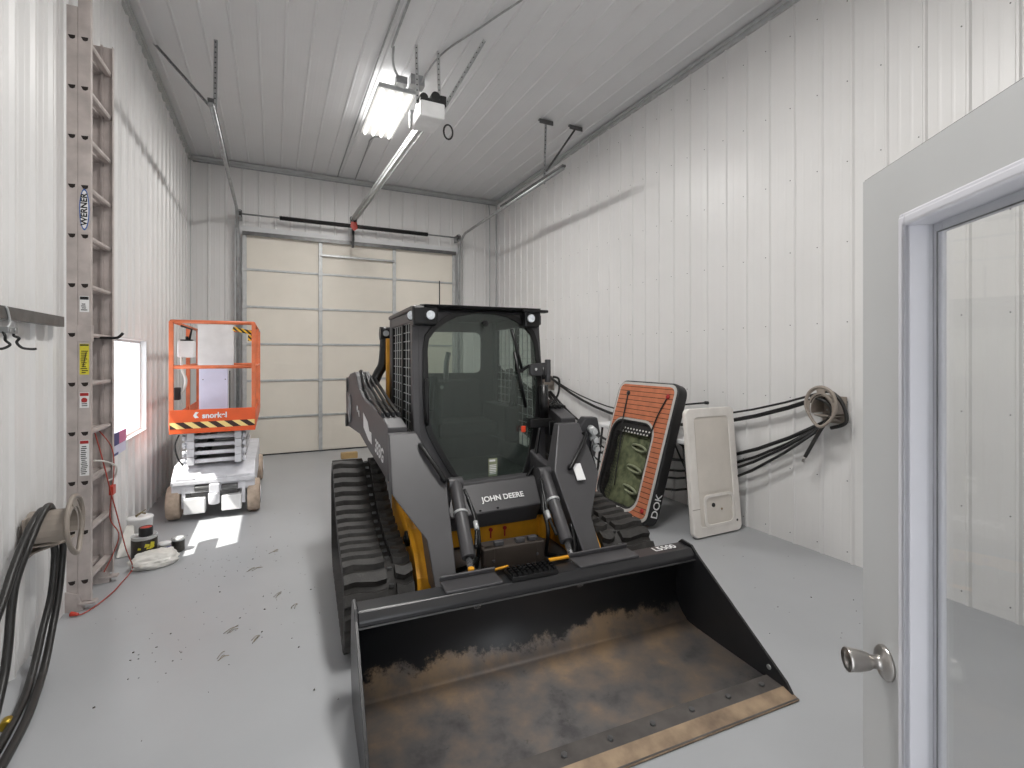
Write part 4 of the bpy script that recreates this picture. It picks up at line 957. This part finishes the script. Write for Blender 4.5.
# hinge bracket, gas strut, lower latch on the right
b = MB(); b.prism([(.345,1.50),(.36,1.515),(.505,1.525),(.505,1.43),(.36,1.425),(.345,1.44)], 'y', .905, .945); b.cyl((.49,.92,1.38),(.49,.92,1.545),.022); part(b, 'door_hinge', 'dgrey2', .006)
b = MB(); b.cyl((.385,.90,1.475),(.385,.897,1.475),.010); part(b, 'hinge_bolt', 'chrome')
b = MB(); b.cyl((.45,.91,1.36),(.455,.905,1.12),.034); b.cyl((.45,.91,1.40),(.45,.91,1.49),.012); part(b, 'gas_strut', 'blackm')
b = MB(); b.box(.33,.50,.87,.94,1.06,1.125); b.box(.47,.53,.86,.93,1.0,1.10); b.tube([(.40,.87,1.06),(.36,.87,.80),(.30,.87,.72)], .014, 8); part(b, 'latch_bracket', 'blackm', .012)
b = MB(); b.box(.27,.305,.895,.91,1.03,1.075); part(b, 'amber_reflector', 'orind', .006)
b = MB(); b.tube(bez([(.52,.9,1.42),(.56,.88,1.40),(.55,.87,1.30),(.50,.88,1.22)], 6), .008, 8); part(b, 'wiring', 'blackm')
b = MB(); b.tube(bez([(-.395,.945,1.41),(-.40,.905,1.385),(-.40,.905,1.15),(-.395,.945,1.115)], 6), .011, 8); part(b, 'grab_handle', 'blackm')
# side mesh screens
for sx in (-1, 1):
    b = MB(); x = sx*.462; ya, yb, za, zb = 1.03, 1.87, .86, 1.80
    w = .0045
    n1, n2 = 9, 15
    for i in range(n1+1): y = ya+(yb-ya)*i/n1; b.box(x-.003,x+.003,y-w/2,y+w/2,za,zb)
    for i in range(n2+1): z = za+(zb-za)*i/n2; b.box(x-.0031,x+.0031,ya,yb,z-w/2,z+w/2)
    part(b, 'side_screen', 'galvl')
    b = MB(); y0_, y1_ = 1.03, 1.87
    b.box(x-.012,x+.012,1.40,1.44,za,zb); b.box(x-.012,x+.012,ya,ya+.025,za,zb); b.box(x-.012,x+.012,yb-.02,yb,za,zb); part(b, 'screen_frame', 'blackm')
# rear wall of the cab with window opening
b = MB(); 
wo = rrect(-.30,.32,1.42,1.78,.05)
ringprism(b, [(x_, z_) for x_, z_ in rrect(-.43,.43,.62,1.87,.01)], wo, 1.90, 1.93); part(b, 'cab_rear_panel', 'dgrey2')
b = MB(); b.box(-.43,.43,1.0,1.9,.66,.70); part(b, 'cab_floor', 'blackm')
b = MB(); b.box(-.22,.26,1.30,1.74,.95,1.06); part(b, 'seat_cushion', 'seat', .03)
b = MB(); b.prism([(1.66,1.02),(1.78,1.02),(1.85,1.34),(1.79,1.38),(1.72,1.36)], 'x', -.17, .26); part(b, 'seat_backrest', 'seat', .03)
b = MB(); b.tube(bez([(-.06,1.70,1.36),(-.07,1.66,1.50),(-.05,1.66,1.60)],5), .022, 10); part(b, 'belt_arm', 'galv')
for sx, x in ((-1,-.30),(1,.34)):
    b = MB(); b.box(x-.06,x+.06,1.22,1.75,.9,1.18); part(b, 'armrest_console', 'blackm', .02)
    b = MB(); b.tube(bez([(x,1.28,1.16),(x,1.22,1.24),(x+.01,1.20,1.34),(x+.01,1.20,1.42)], 5), [.02]*6+[.028]*10, 12); part(b, 'joystick', 'blackm')
b = MB(); b.tube(bez([(-.29,1.06,1.10),(-.295,1.05,1.20),(-.295,1.05,1.30),(-.285,1.05,1.37)], 5), .033, 12); part(b, 'cab_grip', 'blackm')
b = MB(); b.cyl((-.275,1.02,1.355),(-.275,1.01,1.355),.013); part(b, 'joystick_button', 'chrome')
b = MB(); b.cyl((-.04,2.0,1.90),(-.04,2.0,2.24),.005,seg=6); b.cyl((-.04,2.0,1.885),(-.04,2.0,1.93),.015,seg=10); part(b, 'antenna', 'blackm')
b = MB(); b.box(-.505,-.44,1.985,2.03,.90,1.72); part(b, 'yellow_rear_post', 'yellow', .004)
# --- loader arms
def xo_(y): return .6086+.0686*y
for sx in (-1, 1):
    b = MB()
    SP = [(.82,.79),(1.23,.845),(1.57,.895),(1.86,.94),(2.49,.925),(2.60,.99),(2.63,1.24),(2.60,1.33),(2.37,1.41),(2.12,1.435),(2.02,1.40),(1.90,1.30),(1.68,1.235),(1.30,1.205),(.97,1.165),(.82,1.125)]
    b.hexa([(sx*xo_(y),y,z) for y, z in SP], [(sx*(xo_(y)-.12),y,z) for y, z in SP]); arm = part(b, 'loader_arm', 'dgrey', .006)
    if sx < 0:
        text('model_lettering', '333G', .125, frame_mat((-xo_(1.08)-.002,1.08,.935),(.0686,-1,-.13),(0,.05,1)), M['decal'], arm, bold=.003)
        b = MB(); P_ = [(1.68,1.13),(1.50,1.08),(1.44,1.02),(1.36,1.02),(1.34,.94),(1.46,.955),(1.66,1.02)]; b.hexa([(-xo_(y)-.003,y,z) for y, z in P_], [(-xo_(y)+.001,y,z) for y, z in P_]); part(b, 'maker_emblem', 'decal', par=arm)
        b = MB(); [b.hexa([(-xo_(y)-.003,y,z),(-xo_(y)-.003,y-.05,z-.02),(-xo_(y)-.003,y-.05,z+.02),(-xo_(y)-.003,y,z+.03)],[(-xo_(y)+.001,y,z),(-xo_(y)+.001,y-.05,z-.02),(-xo_(y)+.001,y-.05,z+.02),(-xo_(y)+.001,y,z+.03)]) for y, z in ((1.98,1.13),(1.90,1.10))]; part(b, 'small_decal', 'decal', par=arm)
        # oval access loop on the rear end
        b = MB(); b.tube([(-xo_(2.35)-.005, 2.35+.09*cos(a), 1.10+.12*sin(a)) for a in [2*pi*i/20 for i in range(20)]], .007, 6, True); part(b, 'lift_eye_ring', 'galv', par=arm)
    b = MB(); b.cyl((sx*(xo_(2.5)+.02),2.50,.98),(sx*(xo_(2.5)-.15),2.50,.98),.06); b.cyl((sx*(xo_(2.5)+.01),2.54,1.30),(sx*(xo_(2.5)-.15),2.54,1.30),.07); part(b, 'arm_pivot', 'blackm')
    # front leg of the arm
    LP = [(.655,1.10),(.49,1.10),(.465,1.05),(.355,.83),(.375,.53),(.39,.34),(.50,.34),(.512,.58),(.645,.76),(.67,.80)]
    fy = lambda z: .12+(z-.3)*.75
    o_ = -.02
    b = MB(); b.hexa([(sx*x+o_, fy(z), z) for x, z in LP], [(sx*x+o_, fy(z)+.20-.17*(z-.34), z) for x, z in LP]); part(b, 'arm_leg', 'dgrey', .006)
    b = MB(); hx = ((.475,.47,.375,.38) if sx < 0 else (.655,.65,.47,.475)); b.tube(bez([(sx*hx[0]+o_,.685,1.03),(sx*hx[1]+o_,.625,1.02),(sx*hx[2]+o_,.50,.86),(sx*hx[3]+o_,.545,.85)], 6), .014, 8); part(b, 'arm_handle', 'blackm')
    # tilt cylinder
    T0, T1, T2 = ((-.300,.60,.80),(-.328,.24,.49),(-.340,.10,.37)) if sx < 0 else ((.300,.60,.81),(.268,.24,.49),(.25,.10,.37))
    T0, T1, T2 = Vector(T0), Vector(T1), Vector(T2)
    b = MB(); b.cyl(T0, T1, .038); b.cyl(T0-Vector((.045,0,0)), T0+Vector((.045,0,0)), .036); cyl = part(b, 'tilt_cylinder', 'dgrey', .004)
    m_ = T0.lerp(T1,.42); b = MB(); b.cyl(m_, T0.lerp(T1,.45), .0425); part(b, 'cylinder_band', 'galvl', par=cyl)
    b = MB(); b.cyl(T1, T2-(T1-T2)*.4, .018); part(b, 'cylinder_rod', 'chrome', par=cyl)
    ix = .055 if sx < 0 else -.055
    b = MB(); b.tube(bez([T0.lerp(T1,.1)+Vector((ix*.8,-.02,0)), T0.lerp(T1,.3)+Vector((ix*1.1,-.03,0)), T0.lerp(T1,.6)+Vector((ix*1.3,-.02,0)), T0.lerp(T1,.9)+Vector((ix*.9,0,0))], 6), .010, 8)
    b.tube(bez([T0.lerp(T1,.3)+Vector((ix,-.0,.02)), T0.lerp(T1,.55)+Vector((ix*1.5,.0,0)), T0.lerp(T1,.85)+Vector((ix*1.5,.03,0)), (T1.x+ix*1.5,.35,.38)], 6), .012, 8); part(b, 'hydraulic_hose', 'blackm', par=cyl)
    b = MB(); c1 = T0.lerp(T1,.55)+Vector((ix*1.3,-.02,0)); c2 = T0.lerp(T1,.66)+Vector((ix*1.3,-.02,0)); b.cyl(c1, c2, .014, seg=10); part(b, 'hose_fitting', 'galvl', par=cyl)
    # rear upper link
    b = MB(); pth = bez([(sx*.50,2.10,1.76),(sx*.505,2.10,1.64),(sx*.52,2.09,1.50),(sx*.56,2.08,1.42),(sx*.60,2.05,1.34)], 6)
    b.tube(pth, .042, 10); b.cyl((sx*.46,2.10,1.765),(sx*.545,2.10,1.765),.058); part(b, 'rear_link', 'blackm')
    b = MB(); b.cyl((sx*.50,2.035,1.765),(sx*.50,2.045,1.765),.025); part(b, 'link_pin', 'galv')
    b = MB()
    for q in range(4):
        x_ = sx*(.70-.035*q); b.tube(bez([(x_,2.45,1.37),(x_,2.1,1.44-.02*q),(x_-sx*.01,1.85,1.33),(x_-sx*.03,1.4,1.23),(x_-sx*.03,1.0,1.185)], 6), .013, 8)
    part(b, 'arm_hoses', 'blackm')
b = MB(); b.tube([(-.5,.36,.27),(.5,.36,.27)], .05, 14); part(b, 'arm_cross_tube', 'dgrey')
b = MB(); b.tube([(-.57,2.42,1.02),(.57,2.42,1.02)], .06, 14); part(b, 'rear_cross_tube', 'dgrey')
# front step block
b = MB(); b.box(-.21,.13,.285,.30,.37,.50); b.box(-.23,-.16,.28,.33,.33,.50); b.box(.09,.145,.28,.33,.35,.50)
b.hexa([(-.215,.30,.465),(.135,.30,.465),(.135,.42,.465),(-.215,.42,.465)], [(-.215,.30,.50),(.135,.30,.50),(.135,.40,.50),(-.215,.40,.50)])
stp = part(b, 'front_step', mat('step_brown_steel', (66,58,52), .5, .1, .15), .006)
b = MB()
for x in (-.12,.01,.09): b.box(x-.035,x+.02,.30,.335,.50,.525)
for x in (-.17,.10): b.cyl((x,.277,.43),(x,.285,.43),.010,seg=8)
part(b, 'step_tooth', 'dgrey', .004, par=stp)
b = MB(); b.box(-.42,.42,.30,.80,.26,.32); part(b, 'belly_plate', 'dgrey2', .01)
b = MB(); b.tube(bez([(-.36,.40,.36),(-.30,.30,.42),(-.22,.36,.45)], 5), .014, 8); b.tube(bez([(.18,.44,.37),(.26,.30,.38),(.33,.26,.40),(.36,.35,.55)], 5), .016, 8); b.tube(bez([(-.30,.25,.37),(-.22,.27,.40),(-.2,.4,.4)], 5), .010, 8); part(b, 'front_hoses', 'blackm')
# auxiliary coupler block on the right arm
b = MB(); b.prism([(.58,1.02),(.68,1.14),(.775,1.135),(.80,1.02),(.74,.80),(.67,.72),(.62,.84)], 'y', .70, .78); cb = part(b, 'coupler_plate', 'dgrey2', .01)
for x, z, s_ in ((.715,1.06,.026),(.725,1.0,.026),(.735,.94,.024),(.70,.865,.024)):
    b = MB(); b.cyl((x,.70,z),(x-.015,.63,z-.01),s_); b.cyl((x-.015,.63,z-.01),(x-.02,.605,z-.012),s_*.7); part(b, 'hydraulic_coupler', 'galvl', par=cb)
b = MB(); b.tube(bez([(.70,.64,1.0),(.66,.60,.92),(.70,.62,.82),(.74,.68,.75)], 5), .008, 8); part(b, 'coupler_cable', 'blackm', par=cb)
b = MB(); b.hexa([(.47,.525,.865),(.53,.525,.865),(.53,.455,.775),(.47,.455,.775)], [(.47,.520,.868),(.53,.520,.868),(.53,.450,.778),(.47,.450,.778)]); b.xf(Matrix.Translation((-.005,0,.0))); sl = part(b, 'safety_label', 'decal')
# yellow latch levers + quick coupler
b = MB(); b.bar((-.26,.09,.470),(-.16,.09,.478),.014,.010); b.bar((.07,.075,.478),(.22,.075,.478),.022,.012); b.cyl((-.36,.10,.47),(-.36,.10,.50),.016); part(b, 'latch_lever', 'yellow', .003)
# --- bucket
BW = .925
PR = [(-.695,.0),(-.10,.0),(.02,.02),(.09,.09),(.115,.20),(.09,.34),(.04,.455)]
PRi = [(-.680,.016),(-.10,.020),(-.005,.040),(.055,.10),(.078,.20),(.055,.33),(.02,.43)]
b = MB(); n = len(PR)
def densify(P_, k=8): return [v for v in bez([(p[0], p[1], 0) for p in P_], k)]
po, pi_ = densify(PR), densify(PRi); NS = 1
A = [[b.bm.verts.new((x, p.x, max(0,p.y))) for p in P_] for P_, x in ((po,-BW),(po,BW),(pi_,-BW),(pi_,BW))]
for i in range(len(po)-1):
    b._f([A[0][i],A[0][i+1],A[1][i+1],A[1][i]], True); b._f([A[2][i],A[2][i+1],A[3][i+1],A[3][i]], True)
    b._f([A[0][i],A[0][i+1],A[2][i+1],A[2][i]]); b._f([A[1][i],A[1][i+1],A[3][i+1],A[3][i]])
for e in (0, -1): b._f([A[0][e],A[1][e],A[3][e],A[2][e]])
bk = part(b, 'bucket', 'bucket')
for sx in (-1, 1):
    S = [(-.705,.0),(-.66,.055),(-.09,.44),(-.05,.475),(.03,.482),(.055,.46),(.10,.34),(.125,.20),(.10,.09),(.03,.01),(-.10,.0)]
    b = MB(); b.hexa([(sx*(BW+.0),y,z) for y, z in S], [(sx*(BW+.014),y,z) for y, z in S]); part(b, 'side_plate', 'bpaint', .002, par=bk)
    b = MB(); b.cyl((sx*(BW-.004),-.57,.075),(sx*(BW+.018),-.57,.075),.012,seg=10); part(b, 'plate_hole', 'galv', par=bk)
b = MB(); b.prism([(-.085,.405),(-.085,.43),(-.055,.462),(.045,.462),(.045,.41),(.0,.40),(-.02,.40),(-.055,.405)], 'x', -BW, BW); part(b, 'top_lip', 'bpaint', .006, par=bk)
b = MB(); b.prism([(-.088,.400),(-.088,.407),(-.02,.395),(-.02,.388)], 'x', -BW, BW); part(b, 'lip_edge', 'dkgalv', par=bk)
for x0, x1 in ((-.53,-.245),(.185,.56)):
    b = MB(); b.box(x0,x1,-.055,.075,.463,.475); b.hexa([(x0,.06,.475),(x1,.06,.475),(x1,.085,.475),(x0,.085,.475)], [(x0,.055,.498),(x1,.055,.498),(x1,.067,.50),(x0,.067,.50)]); part(b, 'coupler_hook', 'dgrey', .004, par=bk)
b = MB(); b.box(-.20,.055,-.06,.055,.463,.485)
sp_ = part(b, 'step_pad', 'blackm', .003, par=bk)
b = MB()
for i in range(9):
    for j in range(4): x = -.185+.028*i; y = -.045+.026*j; b.box(x-.008,x+.008,y-.008,y+.008,.485,.498)
part(b, 'pad_teeth', 'blackm', par=sp_)
text('stencil_marking', 'L5500', .066, frame_mat((.775,-.0,.4632),(1,0,0),(0,1,0)), M['decal'], bk, sx=.95, bold=.0012)
b = MB(); b.box(-BW-.012,BW+.012,-.715,-.555,.0,.012); b.prism([(-.715,.0),(-.715,.008),(-.65,.026),(-.555,.029),(-.555,.012),(-.6,.012)], 'x', -BW-.012, BW+.012); ce = part(b, 'cutting_edge', mat('scuffed_edge_steel', (98,93,90), .5, .2, .25, 9), par=bk)
b = MB(); b.prism([(-.717,.004),(-.717,.0095),(-.645,.0295),(-.645,.024)], 'x', -BW-.013, BW+.013); part(b, 'worn_edge', 'rust', par=ce)
b = MB()
for i in range(9):
    x = -.84+.21*i; b.cyl((x,-.60,.026),(x,-.60,.037),.013,seg=6)
part(b, 'edge_bolts', 'dkgalv', par=ce)

# ------------------------------------------------------------ every loose piece becomes its own part
KEEP = ('strap_holes','label_lines','sticker_lines','band_print','label_print','mesh_net','side_screen','pad_teeth','floor_debris','wall_screws','straw_wisp','scale','dry_leaves','hose_strand')
SING = {'guide_links':'guide_link','edge_bolts':'edge_bolt','screw_holes':'screw_hole','arm_hoses':'arm_hose','front_hoses':'front_hose','drive_motors':'drive_motor','drive_parts':'drive_part'}
def clusters(me):
    n = len(me.vertices); par = list(range(n))
    def find(a):
        while par[a] != a: par[a] = par[par[a]]; a = par[a]
        return a
    for e in me.edges:
        a, b_ = find(e.vertices[0]), find(e.vertices[1])
        if a != b_: par[a] = b_
    g = {}
    for i in range(n): g.setdefault(find(i), []).append(i)
    L_ = []
    for vs in g.values():
        c = [me.vertices[i].co for i in vs]
        L_.append([set(vs), [min(p[k] for p in c) for k in range(3)], [max(p[k] for p in c) for k in range(3)]])
    ch = True; e_ = .004
    while ch:
        ch = False
        for i in range(len(L_)):
            for j in range(len(L_)-1, i, -1):
                A, B_ = L_[i], L_[j]
                if all(A[1][k] <= B_[2][k]+e_ and B_[1][k] <= A[2][k]+e_ for k in range(3)):
                    A[0] |= B_[0]; A[1] = [min(A[1][k],B_[1][k]) for k in range(3)]; A[2] = [max(A[2][k],B_[2][k]) for k in range(3)]; L_.pop(j); ch = True
    return [x[0] for x in L_]
for o in list(scn.objects):
    if o.type != 'MESH' or o.parent is None or o.get('kind') or o.name.split('.')[0] in KEEP: continue
    base = o.name.split('.')[0]
    r_o = o
    while r_o.parent: r_o = r_o.parent
    if r_o.get('kind') == 'structure': continue
    cl = clusters(o.data)
    if len(cl) < 2 or len(cl) > 90: continue
    nm = SING.get(base, base); src = o.data; o.name = nm
    for q, vs in enumerate(cl):
        bm = bmesh.new(); bm.from_mesh(src); bm.verts.ensure_lookup_table()
        bmesh.ops.delete(bm, geom=[v for v in bm.verts if v.index not in vs], context='VERTS')
        me = bpy.data.meshes.new(nm)
        for m_ in src.materials: me.materials.append(m_)
        bm.to_mesh(me); bm.free()
        if q == 0: o.data = me
        else:
            c = o.copy(); c.data = me; c.name = nm; COL.objects.link(c)

# ------------------------------------------------------------ light, sky, camera
sun = bpy.data.lights.new('sun', 'SUN'); sun.energy = 9; sun.angle = radians(.6); sun.color = (1,.96,.9)
so = bpy.data.objects.new('sun', sun); COL.objects.link(so)
so.rotation_euler = Vector((-.50,-.20,.86)).to_track_quat('Z','Y').to_euler(); so.location = (-6,5,8)
w = bpy.data.worlds.new('sky'); scn.world = w; w.use_nodes = True
bg = w.node_tree.nodes['Background']; bg.inputs[0].default_value = (.93,.96,1,1); bg.inputs[1].default_value = 2.6
cam = bpy.data.cameras.new('camera'); cam.sensor_width = 36; cam.lens = 488/1024*36; cam.shift_y = -28/1024; cam.clip_start = .02
co = bpy.data.objects.new('camera', cam); COL.objects.link(co); co.location = (0,0,1.57); co.rotation_euler = (pi/2,0,radians(-26))
scn.camera = co
scn.view_settings.view_transform = 'Standard'; scn.view_settings.look = 'None'; scn.view_settings.exposure = 0.27
try: scn.cycles.transparent_max_bounces = 24
except Exception: pass
